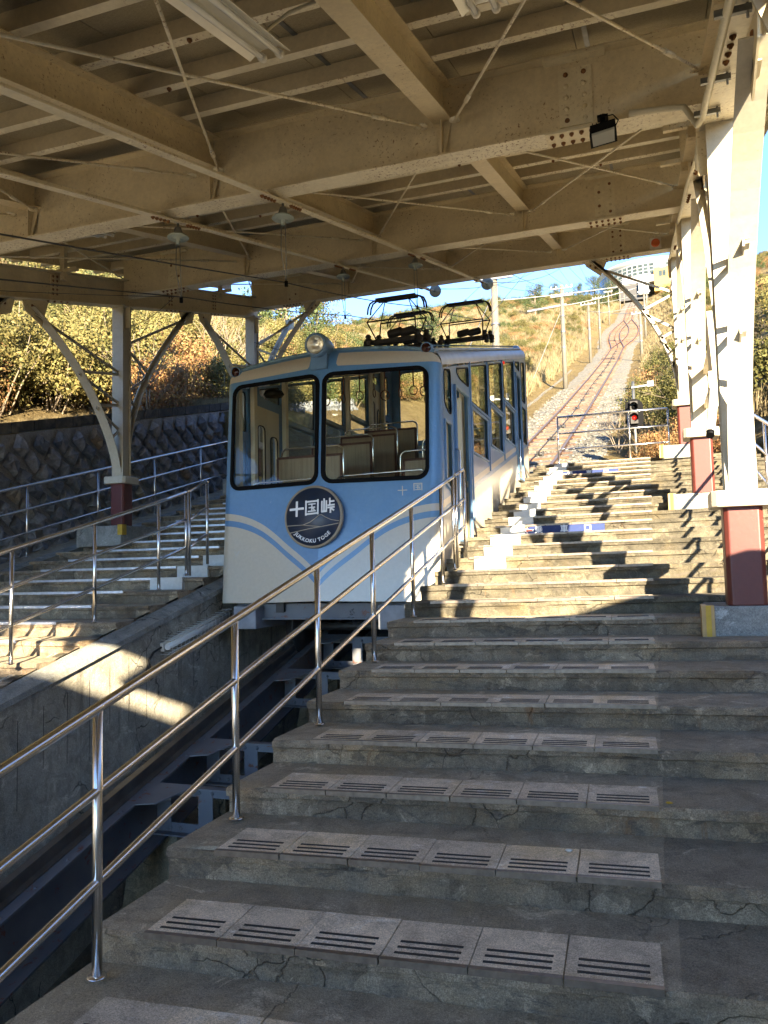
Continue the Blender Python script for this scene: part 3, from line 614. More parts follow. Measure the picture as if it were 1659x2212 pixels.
# pillars with arched braces
def pillar(x, y, zb):
    s_ = 1 if x > -4 else -1; zt_ = bz(y)-.16
    c = MB(); c.sect((x, y, zb+.79), (x, y, zt_), [(-.105, -.105), (.105, -.105), (.105, -.093), (-.105, -.093)], (1, 0, 0), 0, (0, 1, 0))
    c.sect((x, y, zb+.79), (x, y, zt_), [(-.105, .093), (.105, .093), (.105, .105), (-.105, .105)], (1, 0, 0), 0, (0, 1, 0))
    c.sect((x, y, zb+.79), (x, y, zt_), [(-.075, -.093), (.075, -.093), (.075, .093), (-.075, .093)], (1, 0, 0), 0, (0, 1, 0))
    c.box((x-.14, y-.14, zt_-.02), (x+.14, y+.14, zt_-.001)); col = c.build('pillar', M['white'], cn)
    c = MB(); c.sect((x, y, zb), (x, y, zb+.70), [(-.13, -.10), (-.10, -.13), (.10, -.13), (.13, -.10), (.13, .10), (.10, .13), (-.10, .13), (-.13, .10)], (1, 0, 0), 0, (0, 1, 0)); bevel(c.build('maroon_sleeve', M['red'], col), .008, 2)
    c = MB(); c.sect((x, y, zb+.695), (x, y, zb+.81), [(-.21, -.17), (-.17, -.21), (.17, -.21), (.21, -.17), (.21, .17), (.17, .21), (-.17, .21), (-.21, .17)], (1, 0, 0), 0, (0, 1, 0)); bevel(c.build('collar', M['white'], col), .008, 2)
    def arch(dy, sx=0, span=2.0, pw=1.9, z1off=-.16):
        """dy -1 downhill, +1 uphill, 0 with sx across"""
        pts = []; n = 18
        for i in range(n+1):
            s = i/n; o_ = .10+(span-.10)*s**pw
            yy = y+dy*o_; xx = x+sx*o_; ztop = bz(yy)+z1off-(0.10 if dy < 0 else 0)
            pts.append(Vector((xx, yy, zb+.80+(ztop-zb-.80)*s)))
        mb = MB(); W_ = .080
        side = Vector((1, 0, 0)) if dy else Vector((0, 1, 0)); b0 = len(mb.v)
        for i, p in enumerate(pts):
            d = (pts[min(i+1, n)]-pts[max(i-1, 0)]).normalized(); nrm = side.cross(d).normalized()
            for a, c_ in ((-W_, 0), (W_, 0), (W_, .012), (.006, .012), (.006, .07), (-.006, .07), (-.006, .012), (-W_, .012)):
                sg = 1 if (dy > 0 or sx > 0) else -1
                nn = nrm if nrm.dot(Vector((-sx, -dy, 0))) > 0 else -nrm
                mb.v.append(tuple(p+side*a+nn*c_))
        for i in range(n):
            for k in range(8): mb.f.append([b0+i*8+k, b0+i*8+(k+1) % 8, b0+(i+1)*8+(k+1) % 8, b0+(i+1)*8+k]); mb.m.append(0); mb.sm.append(False)
        mb.f.append([b0+k for k in range(8)]); mb.m.append(0); mb.sm.append(False); mb.f.append([b0+n*8+k for k in range(8)]); mb.m.append(0); mb.sm.append(False)
        ar = mb.build('arch_brace', M['white'], cn)
        hs = [.97, .72, .62, .48, .42, .30, .22]
        for k in range(6):      # zigzag lattice between pillar and arch
            sa, sb = hs[k], hs[k+1]
            def on_arch(s): 
                i = s*n; a = int(min(i, n-1)); return pts[a].lerp(pts[a+1], i-a)
            if k % 2 == 0: A = on_arch(sa)-Vector((0, 0, .03)); B = Vector((x+sx*.10, y+dy*.10, on_arch(sb).z))
            else: A = Vector((x+sx*.10, y+dy*.10, on_arch(sa).z-.04)); B = on_arch(sb)
            mb = MB(); mb.bar(A, B, .012, .045, side); mb.bar(A+side*.018, B+side*.018, .034, .01, side); mb.build('lattice_bar', M['white'], ar)
        # gussets
        e = pts[-1]; mb = MB(); zz = bz(e.y)-.15
        if dy: mb.poly([(x-.006, e.y-dy*.35, bz(e.y-dy*.35)-.15), (x-.006, e.y+dy*.16, bz(e.y+dy*.16)-.15), (x-.006, e.y+dy*.10, zz-.18), (x-.006, e.y-dy*.22, zz-.32)], (.012, 0, 0))
        else: mb.poly([(e.x-sx*.34, e.y-.006, zz+.15), (e.x+sx*.1, e.y-.006, zz+.15), (e.x+sx*.06, e.y-.006, zz+.06), (e.x-sx*.2, e.y-.006, zz-.16)], (0, .012, 0))
        gs = mb.build('gusset', M['beam'], ar)
        for k in range(3):
            if dy: put(hbolt_me, 'bolt', (x-s_*.008, e.y-dy*(.02+.08*k), zz-.08-.05*k), gs, (0, 0, radians(-90*s_)))
            else: put(hbolt_me, 'bolt', (e.x-sx*(.02+.09*k), e.y-.008, zz+.06-.05*k), gs)
    if y > -1: arch(-1, pw=1.5); 
    arch(1, pw=2.3)
    if y > 14: arch(0, -s_, 1.55, 2.0, 0.0)
    g = MB(); g.box((x-.16, y-.006, zt_-.36), (x+.16, y+.006, zt_-.02)); g.build('head_gusset', M['beam'], col)
for y, z0 in COL.items():
    pillar(XRC, y, z0)
for y, z0 in ((6.2, -.42), (10.65, .79), (15.1, 2.0)):
    pillar(XLC, y, z0)
    if y > 7:
        blk = thing('pillar_block', 'grey plinth under the left-hand pillar '+('in front of the stone wall' if y < 12 else 'at the far end of the stairs'), 'plinth', (XLC, y, z0))
        mb = MB(); mb.box((-8.62, y-.5, z0-.32), (-7.78, y+.45, z0)); bevel(mb.build('plinth', M['block'], blk), .01)
        mb = MB(); mb.box((-7.82, y-.53, z0-.15), (-7.735, y-.502, z0+.01)); mb.box((-7.775, y-.5, z0-.15), (-7.735, y-.42, z0+.01)); mb.build('corner_guard', M['yellow'], blk)
# eave brackets between girder and deck
for x in (XLC, XRC):
    s_ = 1 if x > -4 else -1
    for ya, yb in zip([-1.5]+YB, YB):
        for f_ in (.33, .66):
            y = ya+(yb-ya)*f_; mb = MB(); mb.bar((x-s_*.10, y, bz(y)+.16), (x-s_*.10, y, bz(y)+.645), .07, .07, (1, 0, 0), 0, (0, 1, 0)); mb.bar((x-s_*.35, y, bz(y)+.30), (x+s_*.1, y, bz(y)+.30), .05, .05, (0, 1, 0), 0, (0, 0, 1)); mb.build('eave_post', M['beam'], cn)
    mb = MB(); mb.sect((x+s_*.75, -1.7, bz(-1.7)+.60), (x+s_*.75, 15.5, bz(15.5)+.60), [(-.02, 0), (.02, 0), (.02, .22), (-.02, .22)], (1, 0, 0), 0, (0, 0, 1)); mb.build('fascia', M['beam'], cn)

# ------------------------------------------------------------------ unseen station wall, outline shaped to shade the lower stairs
sb = thing('unseen_station_building', 'unseen plain cream station wall with its outline shaped to shade the lower stairs', 'building', (2.1, -4, -3))
mb = MB(); mb.poly([(2.0, -14, -6), (2.0, 3.4, -3), (2.0, 3.4, 1.02), (2.0, 0.5, 1.60), (2.0, -1, 2.20), (2.0, -2.4, 3.35), (2.0, -5.4, 3.35), (2.0, -5.8, 3.06), (2.0, -7.6, 3.76), (2.0, -14, 6.3)], (.2, 0, 0)); mb.build('shading_wall', M['offwhite'], sb)
mb = MB(); mb.box((-2.1, -9, -2.75), (2.0, 1.05, -1.70)); mb.build('hall_floor', M['tread'], sb)
mb = MB(); mb.box((-40, -80, -2.6), (40, -5.0, -2.3)); mb.build('bounce_ground', flat('pale_bounce_ground', (.58, .54, .45), .9, 0, .08, 1), kind='structure', label='unseen pale ground added to bounce sunlight up under the canopy')  # unseen sunlit ground, added as a warm bounce for canopy and risers
# ------------------------------------------------------------------ handrails
def railing(label, posts, h, mids, r=.018, rt_=.0205, ext=(0, 0), group=None, name='handrail'):
    """posts: list of (x,y,z) bases along the run"""
    o = thing(name, label, 'railing', posts[0], group)
    P = [Vector(p) for p in posts]
    a = P[0]-(P[1]-P[0])*ext[0]; b = P[-1]+(P[-1]-P[-2])*ext[1]
    for hh in [h]+mids:
        L = [a]+P[1:-1]+[b]; L = [p+Vector((0, 0, hh)) for p in L]
        mb = MB(); mb.tube(L, rt_ if hh == h else r*.95, 10); mb.build('rail' if hh != h else 'top_rail', M['steel'], o)
    for p in P:
        mb = MB(); mb.tube([p+Vector((0, 0, -.01)), p+Vector((0, 0, h-.01))], r*1.02, 10); mb.lathe([(.0, .006), (.034, .004), (.036, 0)], p, n=12); mb.build('post', M['steel'], o)
    return o
PX = -1.98
pb = lambda k: (PX, 2.4527+(k-1)*1.0046, -1.436+(k-1)*.2602)
railing('long three-rail stainless handrail descending along the near edge of the stairs', [pb(k) for k in range(-1, 7)]+[(PX, 7.96, -.005)], .954, [.655, .33], ext=(0, 0))
o = thing('handrail', 'short stainless rail section at the open car door', 'railing', (PX, 8.09, 0.03))
for hh in (.954, .63, .33):
    mb = MB(); mb.tube([(PX, 8.07, .03+hh), (PX, 8.44, .13+hh)]+([(PX, 8.475, .12+hh), (PX, 8.48, .06+hh)] if hh > .9 else []), .018, 10); mb.build('rail', M['steel'], o)
for yy, zz in ((8.09, .03), (8.47, .13)):
    mb = MB(); mb.tube([(PX, yy, zz-.01), (PX, yy, zz+.93)], .0185, 10); mb.build('post', M['steel'], o)
railing('stainless handrail on the far side of the trench, below the left stairs', [(-5.3, 5.44+1.07*k, -.725+.284*k) for k in range(-4, 3)]+[(-5.3, 8.13, .0)], .985, [.66, .33])
o = thing('handrail', 'short end section of rail touching the left side of the car', 'railing', (-5.3, 8.2, .0))
for hh in (1.0, .66, .33):
    mb = MB(); mb.tube([(-5.3, 8.2, .0+hh), (-5.3, 8.56, .16+hh), (-5.3, 8.62, .15+hh)], .018, 8); mb.build('rail', M['steel'], o)
for yy, zz in ((8.2, .0), (8.6, .14)):
    mb = MB(); mb.tube([(-5.3, yy, zz-.01), (-5.3, yy, zz+1.0)], .018, 8); mb.build('post', M['steel'], o)
railing('stainless guard rail running in front of the stone wall', [(-8.93, 9.45+1.6*k, .33+1.6*.262*k) for k in range(-5, 5)], 1.07, [.71, .36], .016, .019)
railing('stainless end fence across the top of the stairs', [(x, 15.32, 1.96) for x in (-1.70, -.39, .30)], .90, [.58, .27], .017, .02)
railing('stainless guard rail outside the right-hand pillars', [(1.25, 4.1+1.5*k, -1.0+1.5*.259*k) for k in range(8)], 1.08, [.7, .35], .018, .021)
# ------------------------------------------------------------------ cable car
O = Vector((XC, 8.015, -0.34)); SL = 0.2625; HW = 1.355
car = thing('cable_car', 'blue and cream funicular car with stepped side windows waiting at the platform', 'cable car', O)
def W(x, y, z): return (O.x+x, O.y+y, O.z+z)
def yf(x, z):
    a = abs(x); c = 0
    if a > 1.23: q = min(1, (a-1.23)/.125); c = .13*(1-sqrt(max(0, 1-q*q)))
    return .1365*a+.08*z+c
CS = [(1.355, 2.60), (1.35, 2.67), (1.325, 2.73), (1.26, 2.775), (1.15, 2.80), (.9, 2.845), (.6, 2.88), (.3, 2.90), (0, 2.91)]
def ztop(x):
    a = abs(x)
    for (x1, z1), (x0, z0) in zip(CS, CS[1:]):
        if x0 <= a <= x1: return z0+(z1-z0)*(a-x0)/(x1-x0) if x1 > x0 else z0
    return 2.60
CREAM = (0.52, 0.46, 0.365); BLUE = (0.08, 0.225, 0.41)
def livery(front):
    m, t, b = mat('front_livery' if front else 'side_livery'); N = NT(t); co = N.tex('Object'); p = N.pos()
    sx = N.n('ShaderNodeSeparateXYZ'); N.l(co, sx.inputs[0]); X = N.math('ABSOLUTE', sx.outputs[0]); Y = sx.outputs[1]; Z = sx.outputs[2]
    if front:
        fc = N.n('ShaderNodeFloatCurve'); cv = fc.mapping.curves[0]
        pts = [(0.0, .31), (.06, .378), (.186, .489), (.389, .640), (.687, .861), (.83, .940), (.994, 1.002), (1.15, 1.04), (1.40, 1.066)]
        P_ = [(a/1.4, (c_-.3)/.8) for a, c_ in pts]
        while len(cv.points) < len(P_): cv.points.new(.5, .5)
        for q, (a, c_) in zip(cv.points, P_): q.location = (a, c_); q.handle_type = 'AUTO_CLAMPED'
        fc.mapping.update(); N.l(N.math('DIVIDE', X, 1.4), fc.inputs['Value'])
        cz = N.math('ADD', N.math('MULTIPLY', fc.outputs[0], .8), .3)
        v = N.math('SUBTRACT', Z, cz)
    else:
        v = N.math('SUBTRACT', N.math('SUBTRACT', Z, N.math('MULTIPLY', N.math('SUBTRACT', Y, .30), SL)), 1.066)
    lt_ = lambda a, c_: N.math('LESS_THAN', a, c_)
    gt_ = lambda a, c_: N.math('GREATER_THAN', a, c_)
    below = lt_(v, 0.0); blueband = N.math('MULTIPLY', lt_(v, -.080), gt_(v, -.150))
    cream = N.math('MULTIPLY', below, N.math('SUBTRACT', 1.0, blueband))
    if front:   # cream brow panels with rounded inner ends
        r_ = N.math('POWER', N.math('ADD', N.math('POWER', N.math('MAXIMUM', N.math('SUBTRACT', .30, X), 0), 2.0), N.math('POWER', N.math('MAXIMUM', N.math('SUBTRACT', 2.79, Z), 0), 2.0)), .5)
        brow = N.math('MULTIPLY', gt_(Z, N.math('SUBTRACT', 2.70, N.math('MULTIPLY', X, .03))), N.math('MULTIPLY', gt_(X, .17), lt_(r_, .145)))
        brow = N.math('MULTIPLY', brow, lt_(Z, N.math('SUBTRACT', 2.872, N.math('MULTIPLY', N.math('POWER', X, 2.0), .055))))
        cream = N.math('MAXIMUM', cream, brow)
    else:
        cream = N.math('MAXIMUM', cream, gt_(v, 1.56))
    d = N.noise(p, 1.8, 6, .7, .5); f_ = N.noise(p, 30, 4)
    blu = N.mix(N.ramp(d, [(.45, 0.0), (.75, .55)]), BLUE, (0.14, 0.285, 0.42))
    crm = N.mix(N.ramp(d, [(.4, 0.0), (.8, .6)]), CREAM, (0.50, 0.47, 0.40))
    c_ = N.mix(cream, blu, crm); pt = N.noise(p, 4.5, 8, .75, 1.2)
    c_ = N.mix(N.ramp(pt, [(.64, 0.0), (.67, .35)]), c_, (0.42, 0.5, 0.56)); c_ = N.mix(.4, c_, N.ramp(f_, [(.3, .85), (.7, 1.08)]), 'MULTIPLY')
    N.l(c_, b.inputs['Base Color']); b.inputs['Roughness'].default_value = .3; b.inputs['Coat Weight'].default_value = .25; b.inputs['Coat Roughness'].default_value = .15
    N.bump(N.noise(p, 2.5, 3, .5), .25, .02, b)
    return m
M['front'] = livery(True); M['side'] = livery(False)
M['carblue'] = flat('car_blue_trim_paint', (0.12, 0.235, 0.37), .35, 0, .15, 5); M['roofp'] = flat('pale_roof_paint', (0.46, 0.50, 0.52), .42, 0, .12, 3); M['rooftrim'] = flat('weathered_blue_roof_edge', (0.13, 0.24, 0.31), .7, 0, .4, 14, .003)
M['interior'] = flat('cream_interior_lining', (0.66, 0.59, 0.44), .5, 0, .08, 3); M['ceil'] = flat('grey_car_ceiling', (0.6, 0.58, 0.5), .6)
M['maroonseat'] = flat('dark_maroon_seat_trim', (0.10, 0.03, 0.02), .55); M['carfloor'] = flat('car_floor_lino', (0.16, 0.14, 0.11), .6, 0, .2, 8)
m, t, b = mat('seat_back_woodgrain'); N = NT(t); a1 = N.noise(N.mapv(N.pos(), (30, 30, 1.5)), 1, 5, .6); N.l(N.ramp(a1, [(.3, (0.26, 0.18, 0.115)), (.7, (0.38, 0.28, 0.18))]), b.inputs['Base Color']); b.inputs['Roughness'].default_value = .35; M['wood'] = m
M['chrome'] = flat('polished_chrome', (0.75, 0.74, 0.72), .12, 1.0)
def glassmat(name, tint, base_r, rough=.01):
    m, t, b = mat(name); N = NT(t); t.nodes.remove(b); out = t.nodes['Material Output']
    tr = N.n('ShaderNodeBsdfTransparent'); tr.inputs[0].default_value = tint+(1,); gl = N.n('ShaderNodeBsdfGlossy'); gl.inputs['Roughness'].default_value = rough; gl.inputs[0].default_value = (.9, .95, 1, 1)
    fr = N.n('ShaderNodeLayerWeight'); fr.inputs[0].default_value = .5; mx = N.n('ShaderNodeMixShader'); N.l(N.math('ADD', N.math('MULTIPLY', N.math('POWER', fr.outputs['Facing'], 4.0), .55), base_r), mx.inputs[0])
    N.l(tr.outputs[0], mx.inputs[1]); N.l(gl.outputs[0], mx.inputs[2]); N.l(mx.outputs[0], out.inputs[0]); return m
M['glass'] = glassmat('car_window_glass', (.95, .96, .94), .02); M['sideglass'] = glassmat('side_window_glass', (.85, .83, .74), .05)
# front face: two flat halves with rounded-rectangle windscreens
for s_ in (-1, 1):
    hole = rrect(.055, 1.205, 1.365, 2.585, .10)
    ring_o = rrect(.02, 1.235, 1.325, 2.62, .13)
    FM = lambda u, v, d, s_=s_: W(s_*u, yf(u, v)+.02+d, v)
    outl = [(0, 0.02), (.3, .012), (.9, .0), (1.245, 0.0), (1.245, 2.64), (0, 2.64)]
    plate([outl, hole], FM, .035, 'front_panel', M['front'], car)
    plate([ring_o, rrect(.062, 1.198, 1.372, 2.578, .095)], lambda u, v, d, s_=s_: W(s_*u, yf(u, v)-.004+d, v), .03, 'windscreen_gasket', M['black'], car)
    plate([rrect(.05, 1.21, 1.36, 2.59, .10)], lambda u, v, d, s_=s_: W(s_*u, yf(u, v)+.012+d, v), .006, 'windscreen_glass', M['glass'], car)
    mb = MB()      # corner post
    def cf_(u, v, s_=s_):
        x = 1.24+(HW-1.24)*sin(u*pi/2); z = v*2.645; return W(s_*x, yf(x, z), z)
    mb.grid(cf_, 8, 12); mb.build('corner_panel', M['front'], car)
# brow above the windscreens
def brow(u, v):
    x = -HW+2*HW*u; x = max(-HW, min(HW, HW*sin((u-.5)*pi))); zt = ztop(x)+.004; z = 2.60+(zt-2.60)*v
    return W(x, yf(x, z)+1.6*(max(0, z-2.62))**2*1.0, z)
mb = MB(); mb.grid(brow, 44, 8); mb.build('brow_panel', M['front'], car)
YR = 6.83
def yfr(x): zt = ztop(x); return yf(x, zt)+1.6*max(0, zt-2.62)**2
RS = 0.30
def roofp(u, v):
    k = u*2*(len(CS)-1); i = min(int(k), 2*(len(CS)-1)-1); f_ = k-i; P_ = [(-a, b_) for a, b_ in CS]+[(a, b_) for a, b_ in CS[::-1][1:]]
    x = P_[i][0]*(1-f_)+P_[i+1][0]*f_; z = P_[i][1]*(1-f_)+P_[i+1][1]*f_; y0 = yfr(x); y = y0+(YR-y0)*v
    return W(x, y, z+SL*(y-.36)+.003) if v > 0 else W(x, y, z+.003+SL*(y-.36))
mb = MB(); mb.grid(roofp, 32, 20); mb.build('roof', M['roofp'], car)
mb = MB(); mb.tube([W(x, yfr(x)+.02, ztop(x)+.012+SL*(yfr(x)-.36)) for x in [(-1.28+2.56*i/30) for i in range(31)]], .022, 8); mb.build('roof_edge_trim', M['rooftrim'], car)
for s_ in (-1, 1):
    mb = MB(); mb.tube([W(s_*1.27, .55+6.2*i/10, 2.79+SL*(.19+6.2*i/10)) for i in range(11)], .02, 8); mb.build('roof_gutter', M['roofp'], car)
    mb = MB(); mb.tube([W(s_*1.15, .55+6.2*i/10, 2.85+SL*(.19+6.2*i/10)) for i in range(11)], .012, 6); mb.build('roof_cable', M['rooftrim'], car)
# sides
up_ = lambda y: SL*(y-.30)
W1 = rpoly([(.56, 2.22), (.72, 2.13), (.88, 2.13), (.88, 2.62), (.85, 2.67), (.60, 2.62), (.56, 2.58)], .06)
L1 = [(.53, 1.28), (.86, 1.20), (.86, 2.03), (.53, 2.03)]
D1 = [(1.02, .66), (1.74, .66), (1.74, 2.53), (1.02, 2.53)]
W2 = rpoly([(1.19, 2.70), (1.35, 2.66), (1.84, 2.66), (1.84, 2.93), (1.19, 2.77)], .05)
SW = [rpoly([(a, z0), (c_, z0), (c_, z1b), (a, z1a)], .05) for a, c_, z0, z1a, z1b in ((1.96, 3.02, 2.50, 2.98, 3.25), (3.19, 4.21, 2.765, 3.30, 3.565), (4.38, 5.36, 3.04, 3.61, 3.87))]
LW = [[(a, z0), (c_, z0), (c_, z1), (a, z1)] for a, c_, z0, z1 in ((1.95, 2.99, 1.83, 2.44), (3.18, 4.18, 2.10, 2.71), (4.37, 5.33, 2.37, 2.98))]
D2 = [(5.50, 1.86), (6.02, 1.86), (6.02, 3.72), (5.50, 3.72)]
W3 = rpoly([(5.56, 3.84), (6.02, 3.84), (6.02, 4.03), (5.56, 3.92)], .05)
W4 = rpoly([(6.2, 3.36), (6.6, 3.36), (6.6, 4.16), (6.2, 4.06)], .06)
L4 = [(6.2, 2.6), (6.6, 2.6), (6.6, 3.25), (6.2, 3.25)]
outl = [(yf(HW, 0), 0.0), (YR, SL*(YR-.28)), (YR, 2.61+SL*(YR-.36)), (yf(HW, 2.6)+.02, 2.62)]
def frame(loop, x, s_, wd, parent, mt, nm='window_frame', thick=.02):
    c_ = Vector((sum(p[0] for p in loop)/len(loop), sum(p[1] for p in loop)/len(loop)))
    inner = []
    n = len(loop)
    for i in range(n):
        p = Vector(loop[i]); a = Vector(loop[i-1]); b_ = Vector(loop[(i+1) % n]); d1 = (p-a).normalized(); d2 = (b_-p).normalized()
        nn = (Vector((-d1.y, d1.x))+Vector((-d2.y, d2.x)))
        nn = nn.normalized() if nn.length > 1e-6 else Vector((-d1.y, d1.x))
        if nn.dot(c_-p) < 0: nn = -nn
        inner.append(tuple(p+nn*wd))
    return plate([loop, inner], lambda u, v, d: W(s_*(x+d), u, v), thick, nm, mt, parent), inner
for s_ in (1, -1):
    holes = [W1, L1, W2]+SW+LW+[W3, W4, L4]+([D1, D2] if s_ > 0 else [D1, D2])
    sp = plate([outl]+holes, lambda u, v, d, s_=s_: W(s_*(HW-.02+d), u, v), .04, 'side_panel', M['side'], car)
    for lp in [W1, W2]+SW+[W3, W4, L4]:
        o, inn = frame(lp, HW+.001, s_, .018, car, M['black'], 'window_gasket', .012)
        plate([lp], lambda u, v, d, s_=s_: W(s_*(HW-.012+d), u, v), .005, 'window_pane', M['sideglass'] if s_ > 0 else M['glass'], car)
    for lp in LW+[L1]:
        o, inn = frame(lp, HW+.004, s_, .035, car, M['carblue'], 'window_frame', .03)
        if lp is not L1: plate([lp], lambda u, v, d, s_=s_: W(s_*(HW-.016+d), u, v), .005, 'window_pane', M['sideglass'] if s_ > 0 else M['glass'], car)
    # raised drip mouldings and posts between windows
    for a, c_, z in ((1.94, 3.08, 2.475), (3.14, 4.26, 2.74), (4.33, 5.42, 3.01)):
        mb = MB(); mb.bar(W(s_*(HW+.008), a, z), W(s_*(HW+.008), c_, z), .03, .03); mb.build('transom', M['carblue'], car)
    for y, za, zb_ in ((1.93, .95, 3.02), (3.085, 1.72, 3.30), (4.27, 2.02, 3.62), (5.42, 2.3, 3.9)):
        mb = MB(); mb.bar(W(s_*(HW+.006), y, za), W(s_*(HW+.006), y, zb_), .02, .035, (1, 0, 0)); mb.build('mullion', M['carblue'], car)
    for dr in (D1, D2):
        (a, z0), (c_, _), (_, z1), _ = dr
        frame(dr, HW+.008, s_, .03, car, M['carblue'], 'door_frame', .05)
        if s_ > 0:   # the doors on the platform side stand open, one leaf folded back inside
            if dr is D1:
                mb = MB(); mb.box(W(HW-.50, c_-.05, z0), W(HW-.07, c_-.015, z1-.02)); lf = mb.build('door_leaf', M['interior'], car)
                plate([rrect(HW-.42, HW-.14, z0+.75, z1-.3, .08)], lambda u, v, d, c_=c_: W(u, c_-.055+d, v), .006, 'door_window', M['black'], lf)
            mb = MB(); mb.box(W(HW-.06, a-.02, z0-.03), W(HW+.03, c_+.02, z0)); mb.build('door_sill', M['galv'], car)
        else:
            for k in (0, 1):
                ya = a+(c_-a)*k/2+.006; yb = a+(c_-a)*(k+1)/2-.006; win = rrect(ya+.07, yb-.07, z0+.75-.05*k, z1-.35+.1*(1-k), .07)
                lf = plate([[(ya, z0), (yb, z0), (yb, z1), (ya, z1)], win], lambda u, v, d: W(-(HW-.035)+d, u, v), .03, 'door_leaf', M['interior'], car)
                frame(win, HW-.06, -1, .012, lf, M['black'], 'window_gasket', .01); plate([win], lambda u, v, d: W(-(HW-.04)+d, u, v), .005, 'door_window', M['glass'], lf)
    for y, za, zb_ in ((.98, 1.05, 1.75), (5.47, 1.95, 2.55)):
        if s_ > 0:
            mb = MB(); mb.tube([W(HW+.02, y, za), W(HW+.06, y, za+.03), W(HW+.06, y, zb_-.03), W(HW+.02, y, zb_)], .012, 8); mb.build('grab_handle', M['chrome'], car)
# rear
for s_ in (-1, 1):
    z0 = SL*(YR-.28); zt = 2.6+SL*(YR-.36); plate([[(0, z0), (HW, z0), (HW, zt), (1.2, zt+.15), (0, zt+.29)], rrect(.06, 1.15, z0+1.15, zt-.05, .1)], lambda u, v, d, s_=s_: W(s_*u, YR-.02+d, v), .03, 'rear_panel', M['side'], car)
    plate([rrect(.06, 1.15, z0+1.15, zt-.05, .1)], lambda u, v, d, s_=s_: W(s_*u, YR-.01+d, v), .005, 'rear_window', M['glass'], car)
# interior: stepped floor, ceiling, posts, seats, straps
fl = lambda y: .50+SL*(y-.30)
for k in range(6):
    y0 = .35+k*1.07; y1 = min(y0+1.07, 6.75); z = fl(y0)+.05; mb = MB(); mb.box(W(-1.3, y0, z-.30), W(1.3, y1, z)); mb.build('floor_step', M['carfloor'], car)
mb = MB()
def ceil_(u, v): x = -1.27+2.54*u; y = .62+6.1*v; return W(x, y, ztop(x)-.07+SL*(y-.36))
mb.grid(ceil_, 12, 10); mb.build('ceiling_lining', M['ceil'], car)
for s_ in (-1, 1):
    for y in (.56, .95, 1.86, 3.09, 4.27, 5.42, 6.1):
        zt = 2.62+SL*(y-.36); mb = MB(); mb.bar(W(s_*1.27, y, fl(y)), W(s_*1.27, y, zt), .06, .08); mb.build('window_post', M['interior'], car)
    mb = MB(); mb.sect(W(s_*1.29, .35, .3), W(s_*1.29, 6.75, .3+SL*6.4), [(-.012, 0), (.012, 0), (.012, .75), (-.012, .75)], (1, 0, 0), 0, (0, 0, 1)); mb.build('lining_panel', M['interior'], car)
def seat(xa, xb, y, top, hook):
    z = top; mb = MB(); mb.box(W(xa, y, z-.95), W(xb, y+.035, z)); st = mb.build('seat_back', M['wood'], car)
    mb = MB(); mb.box(W(xa-.02, y-.008, z-.012), W(xb+.02, y+.043, z+.02)); mb.box(W(xb, y-.008, z-.95), W(xb+.03, y+.043, z)); mb.box(W(xa-.03, y-.008, z-.95), W(xa, y+.043, z)); mb.build('edge_trim', M['maroonseat'], st)
    mb = MB(); mb.box(W(xa, y+.04, z-.62), W(xb, y+.45, z-.50)); mb.build('cushion', M['maroonseat'], st)
    e = xb+.055 if hook > 0 else xa-.055; g = xa+.05 if hook > 0 else xb-.05; h = 1 if hook > 0 else -1
    mb = MB(); mb.tube([W(e, y-.02, z-1.0), W(e, y-.02, z+.05), W(e-h*.02, y-.02, z+.09), W(e-h*.07, y-.02, z+.12), W(g+h*.06, y-.02, z+.12), W(g+h*.02, y-.02, z+.09), W(g, y-.02, z+.02)], .014, 8); mb.build('grab_rail', M['chrome'], st)
SEATS = [(1.40, 1.85, -1), (2.54, 2.17, -1), (3.68, 2.47, -1), (4.8, 2.75, -1)]
for y, z, _ in SEATS: seat(-1.15, -.27, y, z, 1)
for y, z in ((2.0, 1.78), (3.1, 2.12), (4.3, 2.42)): seat(.42, 1.2, y, z+.02, -1)
mb = MB(); mb.box(W(.05, .62, .5), W(.75, .95, 1.27)); mb.build('driver_desk', M['maroonseat'], car)
for xa, xb, z in ((-1.0, -.12, 1.42), (.1, 1.15, 1.44)):
    mb = MB(); mb.tube([W(xa-.05, .42, z-.12), W(xa, .42, z-.02), W(xa+.06, .42, z), W(xb-.04, .42, z+.015), W(xb, .42, z-.02)], .012, 8); mb.build('windscreen_rail', M['chrome'], car)
for x in (-.35, .45, .9):
    mb = MB(); mb.tube([W(x, 1.0, 2.62+SL*.64), W(x, 4.6, 2.62+SL*4.24)], .013, 6); mb.build('strap_rail', M['chrome'], car)
    for k in range(4 if x < 0 else 5):
        y = 1.15+.62*k+.2*(x > .5); z = 2.60+SL*(y-.36); mb = MB(); mb.bar(W(x, y, z), W(x, y, z-.24), .018, .006); c0 = Vector(W(x, y, z-.30)); mb.tube([c0+Vector((.0, .055*sin(t*pi/6), .062*cos(t*pi/6))) if k % 2 else c0+Vector((.05*sin(t*pi/6), .02*sin(t*pi/6), .062*cos(t*pi/6))) for t in range(12)], .008, 6, closed=True); mb.build('hanging_strap', M['maroonseat'], car)
mb = MB(); mb.lathe([(.0, 0), (.1, .01), (.13, .05), (.1, .1), (0, .12)], W(-.78, .55, 2.46), (0.1, -.2, 1), n=12); mb.build('ceiling_fan', M['black'], car)
